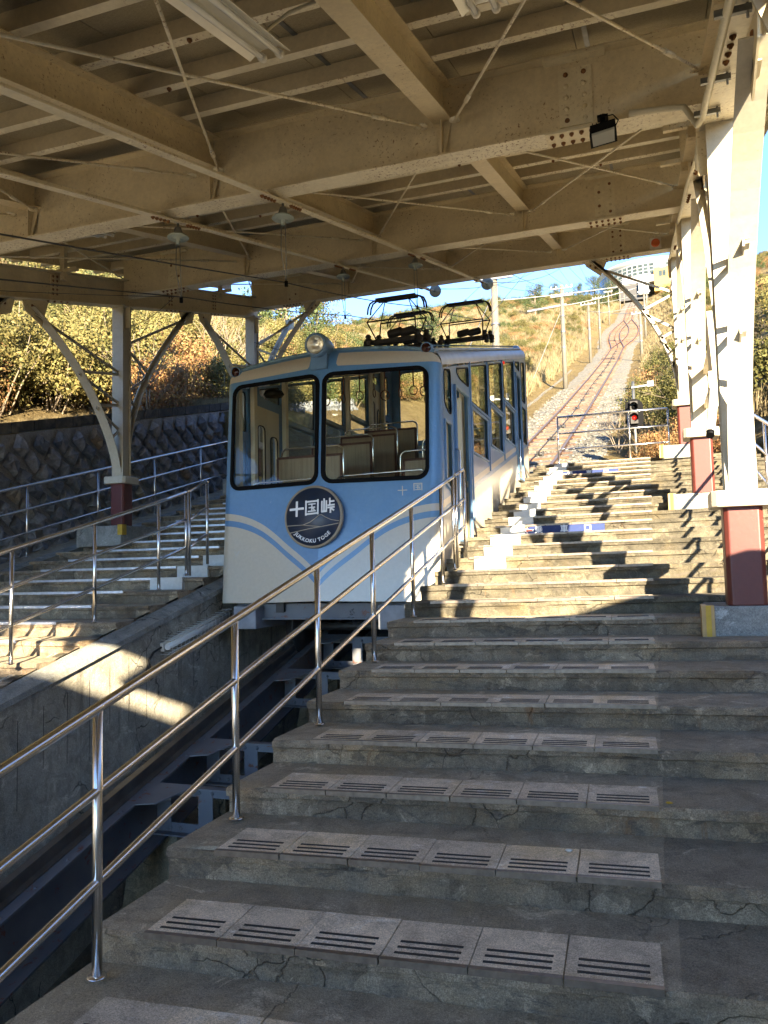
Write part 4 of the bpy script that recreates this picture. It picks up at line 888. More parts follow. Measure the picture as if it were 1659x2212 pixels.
# round emblem
em = (-.045, .955); EY = yf(0, em[1])-.06
mb = MB(); mb.lathe([(.0, 0), (.345, 0), (.352, .006), (.352, .05), (0, .05)], W(em[0], EY, em[1]), (0, 1, -.08), n=56); emb = mb.build('round_emblem', flat('emblem_tan_rim', (0.30, 0.24, 0.17), .4), car)
def EM(u, v, d=0, o=0): return W(em[0]+u, EY-.004-o+d+.08*v, em[1]+v)
mb = MB(); mb.lathe([(0, 0), (.326, 0), (.326, .004), (0, .004)], EM(0, 0, 0, .0), (0, 1, -.08), n=56); mb.build('emblem_disc', flat('emblem_navy', (0.022, 0.035, 0.062), .4), emb)
KJ = {'十': [(0, .5, 1, .5), (.5, 0, .5, 1)],
 '国': [(.04, .93, .96, .93), (.04, 0, .04, 1), (.96, 0, .96, 1), (.04, .06, .96, .06), (.25, .74, .75, .74), (.28, .50, .72, .50), (.22, .24, .78, .24), (.5, .74, .5, .24), (.60, .42, .68, .32)],
 '峠': [(.06, .12, .06, .85), (.06, .12, .42, .12), (.40, .12, .40, .85), (.23, .12, .23, 1), (.66, .55, .66, 1), (.66, .78, .98, .78), (.52, .52, 1, .52), (.52, .36, 1, .36), (.72, 0, .72, .36), (.78, .27, .96, .14)]}
mk = MB()
for (ch, ox) in (('十', -.275), ('国', -.09), ('峠', .10)):
    for k_, (x1, y1, x2, y2) in enumerate(KJ[ch]):
        sz = .158; wd = (.026 if ch == '十' else .019 if k_ < 4 or ch == '峠' else .0145)
        a = Vector((ox+x1*sz, .085-.06+y1*sz+(ox+x1*sz)*.06)); b_ = Vector((ox+x2*sz, .085-.06+y2*sz+(ox+x2*sz)*.06)); d = (b_-a).normalized(); n_ = Vector((-d.y, d.x))*wd/2; a2 = a-d*wd*.3; b2 = b_+d*wd*.3
        mk.poly([EM(*(a2+n_), 0, .0045), EM(*(b2+n_), 0, .0045), EM(*(b2-n_), 0, .0045), EM(*(a2-n_), 0, .0045)], (0, -.0025-.0003*k_, 0))
mk.build('emblem_kanji', M['signwhite'], emb)
def line(pts, wd, mt, nm):
    mb = MB(); P_ = [Vector(p) for p in pts]
    for a, b_ in zip(P_, P_[1:]):
        d = (b_-a).normalized(); n_ = Vector((-d.y, d.x))*wd/2; a2 = a-d*.0015; b2 = b_+d*.0015
        mb.poly([EM(*(a2+n_), 0, .003), EM(*(b2+n_), 0, .003), EM(*(b2-n_), 0, .003), EM(*(a2-n_), 0, .003)], (0, -.003, 0))
    return mb.build(nm, mt, emb)
lm = flat('emblem_tan_line', (0.36, 0.30, 0.22), .45)
line([(-.315, -.095), (-.12, -.09), (-.03, -.06), (.03, -.02), (.075, .015), (.105, .018), (.15, -.01), (.22, -.042), (.318, -.06)], .007, lm, 'emblem_mountain_line')
line([(-.12, -.09), (0, -.105), (.1, -.115)], .007, lm, 'emblem_line'); line([(-.275, -.175), (-.05, -.135), (.12, -.113), (.31, -.085)], .008, lm, 'emblem_line')
Rm = .272
def arc(u, v, d):
    a = u/Rm; r_ = Rm-v; return EM(r_*sin(a)+.0, -r_*cos(a)-.0, d, .004)
text('JUKKOKU TOGE', .058, arc, 'emblem_lettering', M['signwhite'], emb, .0012, .003, 1.12)
text('十', .115, lambda u, v, d: W(.94+u, yf(.94, 1.2)+.001+d+.1365*u, 1.2+v), 'front_lettering', flat('tan_lettering', (0.55, 0.50, 0.40), .5), car, .0, .004)
text('国', .115, lambda u, v, d: W(1.11+u, yf(1.11, 1.25)+.001+d+.1365*u, 1.23+v), 'front_lettering', bpy.data.materials['tan_lettering'], car, .0, .004)
# headlight pod, marker lamps
hp = MB(); hx = (-.02, .13, 2.93)
hp.lathe([(.0, .50), (.05, .44), (.10, .30), (.135, .12), (.14, 0), (.134, -.03), (.122, -.045), (.108, -.045), (.106, -.02), (.106, 0)], W(*hx), (0, 1, .1), n=24); pod = hp.build('headlight_pod', M['carblue'], car)
mb = MB(); mb.lathe([(.107, -.025), (.08, .02), (.04, .05), (0, .055)], W(*hx), (0, 1, .1), n=24); mb.build('reflector', flat('bright_lamp_reflector', (.92, .88, .78), .28, 1.0), pod)
mb = MB(); mb.lathe([(.108, -.032), (.07, -.045), (0, -.05)], W(*hx), (0, 1, .1), n=24); mb.build('lens', M['glass'], pod)
mb = MB(); mb.sect(W(-.02, .24, 2.66), W(-.02, .27, 2.93), [(-.07, -.2), (.07, -.2), (.10, .06), (-.10, .06)], (1, 0, 0)); mb.build('pod_fairing', M['carblue'], pod)
redlens = flat('dark_red_lens', (0.03, 0.006, 0.005), .15)
for x, y, dy, z in ((-1.22, .40, 1, 2.80), (1.20, .42, 1, 2.83), (1.22, YR-.2, -1, 2.8+SL*(YR-.6))):
    mb = MB(); mb.lathe([(.0, .26), (.035, .2), (.062, .09), (.068, 0), (.056, 0)], W(x, y, z), (0, dy, .2*dy), n=14); pd = mb.build('marker_lamp', M['carblue'], car)
    mb = MB(); mb.lathe([(.058, .008), (.04, -.010), (0, -.016)], W(x, y, z), (0, dy, .2*dy), n=14); mb.build('lens', redlens, pd)
m, t, b = mat('lit_red_lamp'); b.inputs['Base Color'].default_value = (.25, .006, .006, 1); b.inputs['Emission Color'].default_value = (1, .03, .02, 1); b.inputs['Emission Strength'].default_value = .045; M['litred'] = m
mb = MB(); mb.lathe([(.028, 0), (.024, .02), (0, .03)], W(HW, 4.42, 3.62), (1, 0, 0), n=10); mb.build('door_lamp', M['litred'], car)
# underframe
for x in (-.985, .82):
    mb = MB(); mb.box(W(x-.145 if x < 0 else x-.17, .14, -.30), W(x+.145, 1.2, -.035)); bevel(mb.build('buffer_box', M['grey'], car), .01)
mb = MB(); mb.box(W(-1.2, .35, -.2), W(1.2, .47, -.02)); mb.box(W(-1.2, .3, -.2), W(1.2, .36, -.185)); mb.build('headstock', M['girder'], car)
for x in (-.72, .72):
    mb = MB(); mb.lathe([(0, -.05), (.05, -.05), (.34, -.045), (.34, .04), (.37, .045), (.37, .06), (0, .06)], W(x, 1.1, -.33), (1, 0, 0), n=28); mb.build('wheel', M['dark'], car)
    mb = MB(); mb.sect(W(x*.85, .3, -.12), W(x*.85, 6.5, -.12+SL*6.2), [(-.05, 0), (.05, 0), (.05, .2), (-.05, .2)], (1, 0, 0), 0, (0, 0, 1)); mb.build('sole_bar', M['dark'], car)
mb = MB(); mb.tube([W(-.9, 1.1, -.33), W(.9, 1.1, -.33)], .05, 10); mb.build('axle', M['dark'], car)
mb = MB()
for k in range(40):
    a = k*2.39; mb.bar(W(.25+.012*(k % 5), .42, -.17), W(.25+.012*(k % 5)+.02*cos(a*3), .42+.12*cos(a), -.17+.12*sin(a)), .004, .004)
mb.build('rail_brush', M['dark'], car, kind='stuff')
# pantographs
def panto(x, y, sc, lab):
    zb_ = O.z+2.93+SL*(y-O.y-.36)+.02; g = thing('pantograph', lab, 'pantograph', (x, y, zb_))
    def L(a, b_, c_): return (x+a*sc, y+b_*sc, zb_+c_*sc+SL*b_*sc)
    for yy in (-.32, .32):
        mb = MB(); mb.bar(L(-.6, yy, .10), L(.6, yy, .10), .05, .06, (0, 1, 0)); mb.build('base_beam', M['dark'], g)
    for xx in (-.45, .45):
        mb = MB(); mb.bar(L(xx, -.5, .10), L(xx, .5, .10), .05, .05); mb.build('base_beam', M['dark'], g)
    for xx in (-.55, .55):
        for yy in (-.32, .32):
            mb = MB(); mb.lathe([(.03, -.02), (.045, .0), (.03, .02), (.05, .04), (.03, .06), (.045, .08), (.02, .1)], L(xx, yy, 0), n=10); mb.build('insulator', M['dark'], g)
            mb = MB(); mb.lathe([(.03, 0), (.05, .02), (.03, .04), (.045, .06), (.02, .09)], L(xx*.93, yy, .14), n=10); mb.build('insulator', M['dark'], g)
    for xx in (-.42, .42):
        for s2 in (-1, 1):
            mb = MB(); mb.tube([L(xx, .1*s2, .16), L(xx*1.18, .42*s2, .52)], .011*sc+.003, 6); mb.tube([L(xx*1.18, .42*s2, .52), L(xx*.62, .03*s2, .93)], .008*sc+.002, 6); mb.build('arm', M['dark'], g)
    for s2 in (-1, 1):
        mb = MB(); mb.tube([L(-.5, .42*s2, .52), L(.5, .42*s2, .52)], .011, 6); mb.build('cross_tube', M['dark'], g)
    for s2 in (-1, 1):
        mb = MB(); P_ = [L(-.60, .09*s2, .70), L(-.585, .09*s2, .82), L(-.54, .09*s2, .92), L(-.46, .09*s2, .965), L(.46, .09*s2, .965), L(.54, .09*s2, .92), L(.585, .09*s2, .82), L(.60, .09*s2, .70)]; mb.tube(P_, .013, 8); mb.build('collector_bow', M['dark'], g)
    mb = MB(); mb.bar(L(-.42, 0, .97), L(.42, 0, .97), .16, .02, (0, 1, 0)); mb.build('contact_strip', M['dark'], g)
    for xx in (-.12, .14):
        mb = MB(); mb.lathe([(.045, 0), (.06, .03), (.06, .2), (.03, .22)], L(xx-.08, 0, .24), (1, 0, .15), n=10); mb.build('spring_case', M['dark'], g)
panto(-3.22, 10.1, .68, 'nearest black pantograph on the car roof, left of the others'); panto(-3.93, 13.1, .68, 'black pantograph behind and partly inside the nearest one'); panto(-2.92, 13.0, .73, 'right-hand black pantograph further up the car roof')

# ------------------------------------------------------------------ things hung from the canopy
def fluor(x, y0, y1, z, lab, tilt=SL):
    g = thing('fluorescent_lamp', lab, 'lamp', (x, y0, z)); H = lambda dx, y, dz: (x+dx, y, z+dz+(y-y0)*tilt)
    mb = MB(); mb.sect(H(0, y0, 0), H(0, y1, 0), [(-.13, .0), (-.128, -.004), (-.05, .045), (.05, .045), (.128, -.004), (.13, .0), (.055, .06), (-.055, .06)], (1, 0, 0), 0, (0, 0, 1)); mb.build('reflector', M['reflector'], g)
    for dx in (-.055, .055):
        mb = MB(); mb.tube([H(dx, y0+.03, .005), H(dx, y1-.0, .005)], .016, 10); mb.build('tube', M['tube'], g)
        mb = MB(); mb.lathe([(0, -.02), (.024, -.018), (.024, .02), (0, .02)], H(dx, y1+.01, .005), (0, 1, tilt), 10); mb.build('lamp_socket', M['offwhite'], g)
    mb = MB(); mb.tube([H(.02, y1-.15, .05), H(.06, y1-.1, .12), H(.15, y1-.05, .2), H(.3, y1-.02, .24)], .011, 8); mb.build('feed_conduit', M['conduit'], g)
fluor(-1.97, 2.55, 3.90, bz(2.55)+.15, 'twin-tube fluorescent lamp nearest the camera, tubes pointing down the roof'); fluor(-.74, 2.6, 4.02, bz(2.6)+.15, 'twin-tube fluorescent lamp cut by the top edge of the picture')
fluor(-.76, 6.5, 7.78, bz(6.5)+.45, 'small fluorescent lamp behind the floodlight'); fluor(-6.1, 6.9, 7.7, bz(6.9)+.3, 'fluorescent lamp at the left, above the stone wall side'); fluor(-.8, 11.2, 12.4, bz(11.2)+.45, 'farthest fluorescent lamp near the roof end')
g = thing('floodlight', 'black square floodlight clamped under the nearest cross beam', 'floodlight', (-.24, 6.18, 3.30))
mb = MB(); mb.box((-.27, 6.1, 3.30), (-.22, 6.15, 3.44)); mb.box((-.30, 6.08, 3.40), (-.19, 6.2, 3.425)); mb.build('bracket', M['black'], g)
mb = MB(); mb.poly([(-.37, 5.98, 3.27), (-.12, 5.98, 3.30), (-.11, 6.02, 3.21), (-.38, 6.02, 3.18)], (0, .2, -.03)); mb.build('housing', M['black'], g)
for k in range(6):
    mb = MB(); mb.box((-.35+k*.04, 6.02, 3.275), (-.342+k*.04, 6.18, 3.315)); mb.build('cooling_fin', M['black'], g)
mb = MB(); mb.poly([(-.355, 5.985, 3.185), (-.130, 5.985, 3.215), (-.136, 6.13, 3.165), (-.352, 6.13, 3.14)], (0, 0, -.022)); mb.build('lens', flat('floodlight_lens', (.34, .35, .33), .15), g)
mb = MB(); mb.tube([(-.22, 6.12, 3.42), (-.14, 6.10, 3.41), (-.09, 6.08, 3.33), (-.12, 6.06, 3.26)], .006, 6); mb.build('lead', M['black'], g); g.scale = (.74, .74, .74); g.location = (-.24, 6.15, 3.36)
o = thing('conduit', 'painted conduit pipe under the right eave girder, bending left to the floodlight', 'conduit', (.44, 3, 2))
P_ = [(.44, y, bz(y)-.185) for y in (1.5, 3, 4.5, 5.8)]
mb = MB(); mb.tube(P_+[(.42, 5.98, bz(6)-.19), (.34, 6.06, 3.37), (.2, 6.08, 3.40), (.0, 6.08, 3.415), (-.05, 6.08, 3.42)], .024, 10); mb.build('pipe', M['conduit'], o)
mb = MB(); mb.tube([(.45, 6.35, bz(6.35)-.18), (.44, 6.5, bz(6.5)-.3), (.45, 6.65, bz(6.6)-.35), (.47, 6.8, bz(6.8)-.2)]+[(.45, y, bz(y)-.185) for y in (8, 10, 12, 14, 15)], .02, 8); mb.build('pipe', M['conduit'], o)
for y in (4.0, 5.0, 5.7):
    mb = MB(); mb.box((.38, y-.012, bz(y)-.20), (.55, y+.012, bz(y)-.165)); mb.tube([(.53, y, bz(y)-.13), (.53, y, bz(y)-.23)], .007, 6); mb.build('pipe_clamp', M['galv'], o)
# conductor bars, insulators and hanging loops
for x, nm in ((-3.13, 'right'), (-4.26, 'left')):
    o = thing('conductor_support_bar', 'thin cream steel angle under the beams, the %s one of the pair above the car' % nm, 'support bar', (x, 6, 3))
    mb = MB(); mb.sect((x, -1.4, bz(-1.4)-.05), (x, 15.75, bz(15.75)-.05), [(-.04, 0), (.04, 0), (.04, .01), (-.03, .01), (-.03, .06), (-.04, .06)], (1, 0, 0), 0, (0, 0, 1)); mb.build('angle_bar', M['flange'], o)
    for y in (6.25, 10.7, 15.1):
        for k in range(5): put(bolt_me, 'bolt', (x-.012, y-.22+k*.06, bz(y-.22+k*.06)-.05), o); put(bolt_me, 'bolt', (x+.012, y+.32+k*.05, bz(y+.32+k*.05)-.05), o)
    for y in (6.42, 10.75):
        z = bz(y)-.06; i_ = thing('suspension_insulator', 'porcelain disc insulator with wire loops, %s bar, %s beam' % (nm, 'nearest' if y < 8 else 'second'), 'insulator', (x, y, z))
        mb = MB(); mb.lathe([(.0, 0), (.012, 0), (.012, -.03), (.03, -.04), (.045, -.09), (.055, -.12)], (x, y, z), (0, 0, 1), 14); mb.build('cap', M['galv'], i_)
        mb = MB(); mb.lathe([(.045, -.105), (.085, -.12), (.105, -.14), (.10, -.148), (.08, -.14), (.075, -.15), (.055, -.142), (.05, -.155), (.02, -.15), (.018, -.21)], (x, y, z), (0, 0, 1), 20); mb.build('disc', M['porcelain'], i_)
        for s2 in (-1, 1):
            mb = MB(); mb.tube([(x+.02*s2, y, z-.18), (x+.025*s2, y, z-.45), (x+.004*s2, y+.05, z-.72)], .0045, 5); mb.build('hanger_wire', M['wirelight'], i_)
        mb = MB(); mb.lathe([(.0, 0), (.018, 0), (.018, .05), (0, .05)], (x, y+.05, z-.77), n=8); mb.build('clamp', M['black'], i_)
    i_ = thing('strain_insulator', 'greenish disc insulator at the end of the %s conductor wire' % nm, 'insulator', (x, 15.9, bz(15.8)-.05))
    e = Vector((x, 15.75, bz(15.75)-.03)); d = Vector((.05, 1, .22)).normalized()
    mb = MB(); mb.tube([e, e+d*.3], .02, 8); mb.lathe([(.0, .28), (.13, .30), (.13, .33), (.06, .40), (.02, .42), (0, .5)], e, d, 18); mb.build('disc', M['porcelain'], i_)
def wire(pts, r, lab, mt='wire', sag=0.0, n=10, name='wire', group=None, cat='wire'):
    P_ = []
    for a, b_ in zip(pts, pts[1:]):
        a = Vector(a); b_ = Vector(b_)
        for i in range(n): t = i/n; P_.append(a.lerp(b_, t)-Vector((0, 0, sag*4*t*(1-t))))
    P_.append(Vector(pts[-1])); mb = MB(); mb.tube(P_, r, 5); o = mb.build(name, M[mt]); return props(o, lab, cat, group)
for x, nm in ((-3.15, 'right'), (-4.2, 'left')):
    wire([(x, -2, bz(-2)-.78), (x, 6.45, bz(6.45)-.80), (x, 10.8, bz(10.8)-.80), (x, 16, bz(16)-.82), (x, 32, 14.2-.262*2), (x, 60, 19.5)], .006, 'dark contact wire above the car, %s of the pair' % nm, sag=.03)
    wire([(x, 16.2, bz(16)+.06), (x+.1, 33, 12.6), (x, 60, 20.5)], .008, 'messenger wire leaving the %s end insulator up the hill' % nm, sag=.25)
wire([(-7.9, 10.55, bz(10.5)-.5), (-5.5, 8.2, bz(8)-.45), (-7.2, 3.0, bz(3)-.3)], .004, 'thin cable strung across the left bay under the roof', sag=.06)
wire([(-8.1, 15, bz(15)-.7), (-5.2, 15.4, bz(15)-1.5), (-2.5, 17, bz(15)-1.3)], .007, 'drooping cable beyond the last left pillar', sag=.1)
g = thing('alarm_sounder', 'round orange alarm on a white plate at the last beam', 'alarm', (.23, 15.0, 5.87))
mb = MB(); mb.box((.13, 14.985, 5.77), (.33, 15.0, 5.97)); mb.build('back_plate', M['offwhite'], g); mb = MB(); mb.lathe([(0, 0), (.075, 0), (.075, -.03), (.05, -.045), (.045, -.02), (.02, -.03), (0, -.03)], (.23, 14.985, 5.87), (0, 1, 0), 20); mb.build('sounder', M['orange'], g)
# bracketed display box on the middle pillar
g = thing('tilted_lamp_box', 'long white box with tapered black-tipped lamp held by brackets on the middle pillar', 'lamp box', (.62, 8.5, 2))
mb = MB(); mb.poly([(.60, 8.15, 1.50), (.60, 8.75, 1.60), (.60, 9.0, 2.5), (.60, 8.75, 2.62)], (.055, 0, 0)); mb.build('panel', M['white'], g)
mb = MB(); mb.box((.55, 8.2, 1.70), (.64, 8.26, 1.86)); mb.build('end_block', M['cream'], g)
mb = MB(); mb.tube([(.60, 8.25, 1.72), (.52, 7.9, 1.22)], [.05, .04], 10); mb.build('lamp_barrel', M['offwhite'], g); mb = MB(); mb.tube([(.52, 7.9, 1.22), (.515, 7.87, 1.18)], .038, 12); mb.build('lamp_tip', M['black'], g)
for z in (1.85, 2.25):
    mb = MB(); mb.bar((.63, 8.6, z), (.66, 10.5, z+.1), .05, .06, (1, 0, 0)); mb.bar((.63, 8.7, z+.1), (.8, 8.7, z+.1), .05, .05, (0, 1, 0)); mb.build('bracket_arm', M['cream'], g)
# caged lamp on the trench wall
g = thing('caged_tube_lamp', 'white tube lamp in a wire guard on the trench wall', 'lamp', (-5.0, 7.8, -.6))
A = Vector((-4.96, 7.24, -.76)); B = Vector((-4.96, 8.5, -.50))
mb = MB(); mb.tube([A, B], .032, 12); mb.build('tube_cover', M['tube'], g); mb = MB(); mb.bar(A+Vector((-.05, -.02, 0)), B+Vector((-.05, .02, 0)), .04, .09, (1, 0, 0)); mb.build('housing', M['offwhite'], g)
for k in range(17):
    c = A.lerp(B, k/16); mb = MB(); mb.tube([c+Vector((-.08, 0, -.075)), c+Vector((.05, 0, -.075)), c+Vector((.07, 0, -.05)), c+Vector((.07, 0, .05)), c+Vector((.05, 0, .075)), c+Vector((-.08, 0, .075))], .003, 5); mb.build('guard_hoop', M['wirewhite'], g)
for dx, dz in ((.07, -.045), (.07, .045), (.05, -.075), (.05, .075), (0, -.075), (0, .075), (.07, 0)):
    mb = MB(); mb.tube([A+Vector((dx, 0, dz)), B+Vector((dx, 0, dz))], .003, 5); mb.build('guard_wire', M['wirewhite'], g)
mb = MB(); mb.tube([A+Vector((-.06, -.02, 0)), (-5.03, 7.1, -.80), (-5.035, 7.03, -.87), (-5.035, 7.0, -1.05)], .012, 8); mb.build('lead_conduit', M['dark'], g)
# ------------------------------------------------------------------ the track up the hill
tr = thing('railway_track', 'single-track cable railway climbing the hill, with a passing loop', 'railway track', (XC, 18, rz(18)))
def cx(y): return XC+.35*max(0, min(1, (y-60)/60))
def railline(off, y0, y1, loop, nm='rail', ph=0):
    pr = [(-.07, -.14), (.07, -.14), (.025, -.10), (.025, -.035), (.045, -.025), (.045, .01), (-.045, .01), (-.045, -.025), (-.025, -.035), (-.025, -.10)]
    mb = MB(); y = y0; prev = None
    while y <= y1+1e-6:
        x = cx(y)+off+loop*loopw(y); z = rz(y)+.0
        ring = [(x+a, y, z+c_) for a, c_ in pr]
        if prev: 
            b0 = len(mb.v); mb.v += prev+ring; k_ = len(pr)
            for i in range(k_): mb.f.append([b0+i, b0+(i+1) % k_, b0+k_+(i+1) % k_, b0+k_+i]); mb.m.append(1 if i == 5 else 0); mb.sm.append(False)
        prev = ring; y += (1.0 if y < 90 else 1.5)
    return mb.build(nm, [M['rail'], M['railtop']], tr)
for off in (-.717, .717): railline(off, 15.9, 97, 0); railline(off, 151.5, 240, 0)
for lp in (-1, 1):
    for off in (-.717, .717): railline(off, 95.5, 154, lp)
sl_ = MB(); sl_.box((-1.05, -.09, -.03), (1.05, .09, .04)); M['sleeper2'] = flat('orange_stained_sleeper', (0.20, 0.075, 0.04), .9, 0, .35, 3, .01); M['sleeper3'] = flat('grey_concrete_sleeper', (0.14, 0.10, 0.07), .9, 0, .35, 3, .01)
sms_ = [sl_.mesh('sleeper', M[k]) for k in ('sleeper', 'sleeper2', 'sleeper3')]
y = 16.2; ns = 0
while y < 205 and ns < 298:
    lw = loopw(y); k_ = rnd.choice([0, 0, 1, 2, 2]); s_ = atan2(rz(y+.5)-rz(y-.5), 1)
    if lw < .2: put(sms_[k_], 'sleeper', (cx(y)+rnd.uniform(-.03, .03), y, rz(y)-.115), tr, (s_, 0, rnd.uniform(-.01, .01)))
    else:
        put(sms_[k_], 'sleeper', (cx(y), y, rz(y)-.115), tr, (s_, 0, 0), (1+lw*.95, 1, 1))
    y += .92 if y < 60 else 1.1; ns += 1
mb = MB(); mb.tube([(cx(y_)+.06*sin(y_*.2)-(.9*loopw(y_)), y_, rz(y_)-.03) for y_ in [16+2*i for i in range(110)]], .022, 6); mb.build('haul_cable', M['cable'], tr)
rl = MB(); rl.box((-.12, -.1, -.12), (-.07, .1, .09)); rl.box((.07, -.1, -.12), (.12, .1, .09)); rl.lathe([(0, -.06), (.08, -.06), (.06, 0), (.08, .06), (0, .06)], (0, 0, .0), (1, 0, 0), 10); rl_me = rl.mesh('cable_roller', M['dark'])
y = 19
while y < 94: put(rl_me, 'cable_roller', (cx(y)+.05, y, rz(y)-.06), tr); y += 3.6
mb = MB()      # spring-green ballast stones scattered nearby
r_ = random.Random(3); stone = [(sin(a)*cos(b_), sin(a)*sin(b_), cos(a)) for a, b_ in ((0, 0), (1.3, .2), (1.4, 1.6), (1.2, 3.0), (1.5, 4.6), (2.6, 1))]
fs_ = [(0, 1, 2), (0, 2, 3), (0, 3, 4), (0, 4, 1), (5, 2, 1), (5, 3, 2), (5, 4, 3), (5, 1, 4)]
for i in range(9000):
    y = 15.95+ (r_.random()**1.6)*38; u = r_.uniform(-1, 1); x = XC+u*2.8; q = r_.uniform(.03, .075)
    if abs(x-XC) < .95 and r_.random() < .5: continue
    z = rz(y)-.13-.22*u**4; a = r_.uniform(0, 6.28); mb.add([(x+(p[0]*cos(a)-p[1]*sin(a))*q, y+(p[0]*sin(a)+p[1]*cos(a))*q*.8, z+p[2]*q*.6) for p in stone], fs_)
m, t, b = mat('ballast_stone'); N = NT(t); gi = N.n('ShaderNodeNewGeometry').outputs['Random Per Island']; N.l(N.ramp(gi, [(0, (.055, .05, .04)), (.5, (.15, .14, .115)), (.93, (.24, .225, .19)), (1, (.40, .38, .33))]), b.inputs['Base Color']); b.inputs['Roughness'].default_value = .95
o = mb.build('ballast_stones', m, kind='stuff', fix=False); o['label'] = 'loose grey ballast stones beside the rails'
# drain edge line left of the ballast
mb = MB()
for i in range(34):
    y = 18+i*1.6; x = XC-3.05+.15*nz(y*.2, 2, 2); mb.bar((x, y, rz(y)-.22), (x+.05*nz(i, 1, 3), y+1.5, rz(y+1.5)-.20), .16, .18)
mb.build('drain_kerb', M['ballast'], kind='structure', label='broken line of kerb stones along the left of the ballast')
# ------------------------------------------------------------------ signal
g = thing('track_signal', 'black round-topped railway signal with its red lamp lit', 'signal', (-.45, 23, 3.2)); sx_, sy_, sz_ = -.43, 23, 4.25
mb = MB(); mb.poly([(sx_+.25*cos(a), sy_, sz_+(.14 if sin(a) > 0 else -.20)+.25*sin(a)) for a in [2*pi*i/24 for i in range(24)]], (0, .03, 0)); mb.build('back_board', M['black'], g)
mb = MB(); mb.box((sx_-.10, sy_-.12, sz_-.33), (sx_+.10, sy_, sz_+.30)); mb.build('lamp_case', M['dark'], g)
for dz, mt in ((.13, 'black'), (-.17, 'litred')):
    mb = MB(); mb.lathe([(0, 0), (.068, .0), (.05, -.025), (0, -.035)], (sx_, sy_-.125, sz_+dz), (0, 1, 0), 18); mb.build('lens', M[mt], g)
    mb = MB(); mb.grid(lambda u, v, dz=dz: (sx_+.11*cos(pi*(-.15+1.3*u)), sy_-.12-.2*v, sz_+dz+.11*sin(pi*(-.15+1.3*u))), 12, 2); mb.build('hood', M['black'], g)
mb = MB(); mb.tube([(sx_, sy_+.08, 2.2), (sx_, sy_+.08, sz_+.9)], .04, 8); mb.bar((sx_-.05, sy_+.05, sz_+.72), (sx_+.55, sy_+.05, sz_+.76), .05, .05, (0, 1, 0)); mb.box((sx_+.38, sy_, sz_+.70), (sx_+.55, sy_+.12, sz_+.86)); mb.build('mast', M['galv'], g)
# ------------------------------------------------------------------ poles and wires on the hill
def epole(x, y, h, lab, arm=1, r0=.15, zb=None):
    z = rz(y)-.3 if zb is None else zb; g = thing('utility_pole', lab, 'utility pole', (x, y, z), 'concrete poles along the track')
    mb = MB(); mb.tube([(x, y, z), (x, y, z+h*.5), (x, y, z+h)], [r0, r0*.87, r0*.74], 12); mb.build('shaft', M['pole'], g)
    for k in range(arm):
        zz = z+h-.25-k*.55; mb = MB(); mb.bar((x-.75, y-.12, zz), (x+.75, y-.12, zz), .09, .09, (0, 1, 0)); am = mb.build('cross_arm', M['galv'], g)
        for dx in (-.7, -.35, .35, .7):
            mb = MB(); mb.lathe([(.02, 0), (.05, .04), (.03, .06), (.05, .1), (.02, .14), (0, .15)], (x+dx, y-.12, zz+.045), n=8); mb.build('insulator', M['signwhite'], am)
    for k in range(3):
        mb = MB(); mb.lathe([(r0*.95+.01, 0), (r0*.95+.01, .06)], (x, y, z+h*(.4+.15*k)), n=12); mb.build('pole_band', M['galv'], g)
    return (x, y, z+h-.3)
T1 = epole(-5.55, 30, 6.9, 'nearest concrete pole, rising behind the car roof', 1, .17); TA = epole(-5.45, 54.9, 7.4, 'tall pole left of the track with crossed arms', 2, .17)
TB = epole(-5.4, 80.2, 6.3, 'pole left of the track, third from the station', 1); TC = epole(-5.5, 100.4, 6.8, 'pole left of the start of the passing loop', 1); TE = epole(-6.3, 147, 6.5, 'pole left of the upper end of the passing loop', 1)
R1 = epole(-.5, 75.9, 4.8, 'pole on the right, in front of the passing loop', 1); R2 = epole(-.1, 104, 6.8, 'pole right of the passing loop, beside the dry bank', 1)
far = [epole(-5.4, 185, 6.8, 'small distant pole left of the upper track', 1), epole(-5.2, 215, 7, 'last small pole left of the track below the summit station', 1), epole(.3, 165, 6.5, 'small distant pole right of the upper track', 1), epole(.5, 205, 6.5, 'last small pole right of the track', 1)]
L_ = [T1, TA, TB, TC, TE]+far[:2]
for dx in (-.65, .65):
    for a, b_, i in zip(L_, L_[1:], range(9)):
        wire([(a[0]+dx, a[1], a[2]+.2), (b_[0]+dx, b_[1], b_[2]+.2)], .012, '%s dark line between the %s pair of poles left of the track' % ('left' if dx < 0 else 'right', ['nearest', 'second', 'third', 'fourth', 'fifth', 'farthest'][i]), sag=.35, group='pole line wires')
wire([(T1[0], T1[1], T1[2]-.8), (R1[0]+.2, 32, T1[2]-.2)], .02, 'span wire from the nearest pole across the track', 'wirelight', .05); wire([(TA[0], TA[1]-.1, TA[2]-1.2), (R1[0], 56, TA[2]-.2)], .03, 'pale span wire across the track at the tall pole', 'wirelight', .1)
mb = MB(); mb.bar((TA[0]-2.4, TA[1], TA[2]-1.25), (TA[0]+.3, TA[1], TA[2]-1.1), .12, .12, (0, 1, 0)); props(mb.build('cantilever_arm', M['galv']), 'straight steel arm reaching left from the tall pole', 'bracket')
wire([(TB[0], TB[1], TB[2]-.6), (R1[0], R1[1], R1[2]+.1)], .03, 'pale span wire at the third pole', 'wirelight', .12); wire([(TC[0], TC[1], TC[2]-.6), (R2[0], R2[1], R2[2])], .03, 'pale span wire over the passing loop', 'wirelight', .12)
wire([(TC[0], TC[1], TC[2]-1.8), (R2[0], R2[1], R2[2]-1.6)], .03, 'lower pale span wire over the passing loop', 'wirelight', .12)
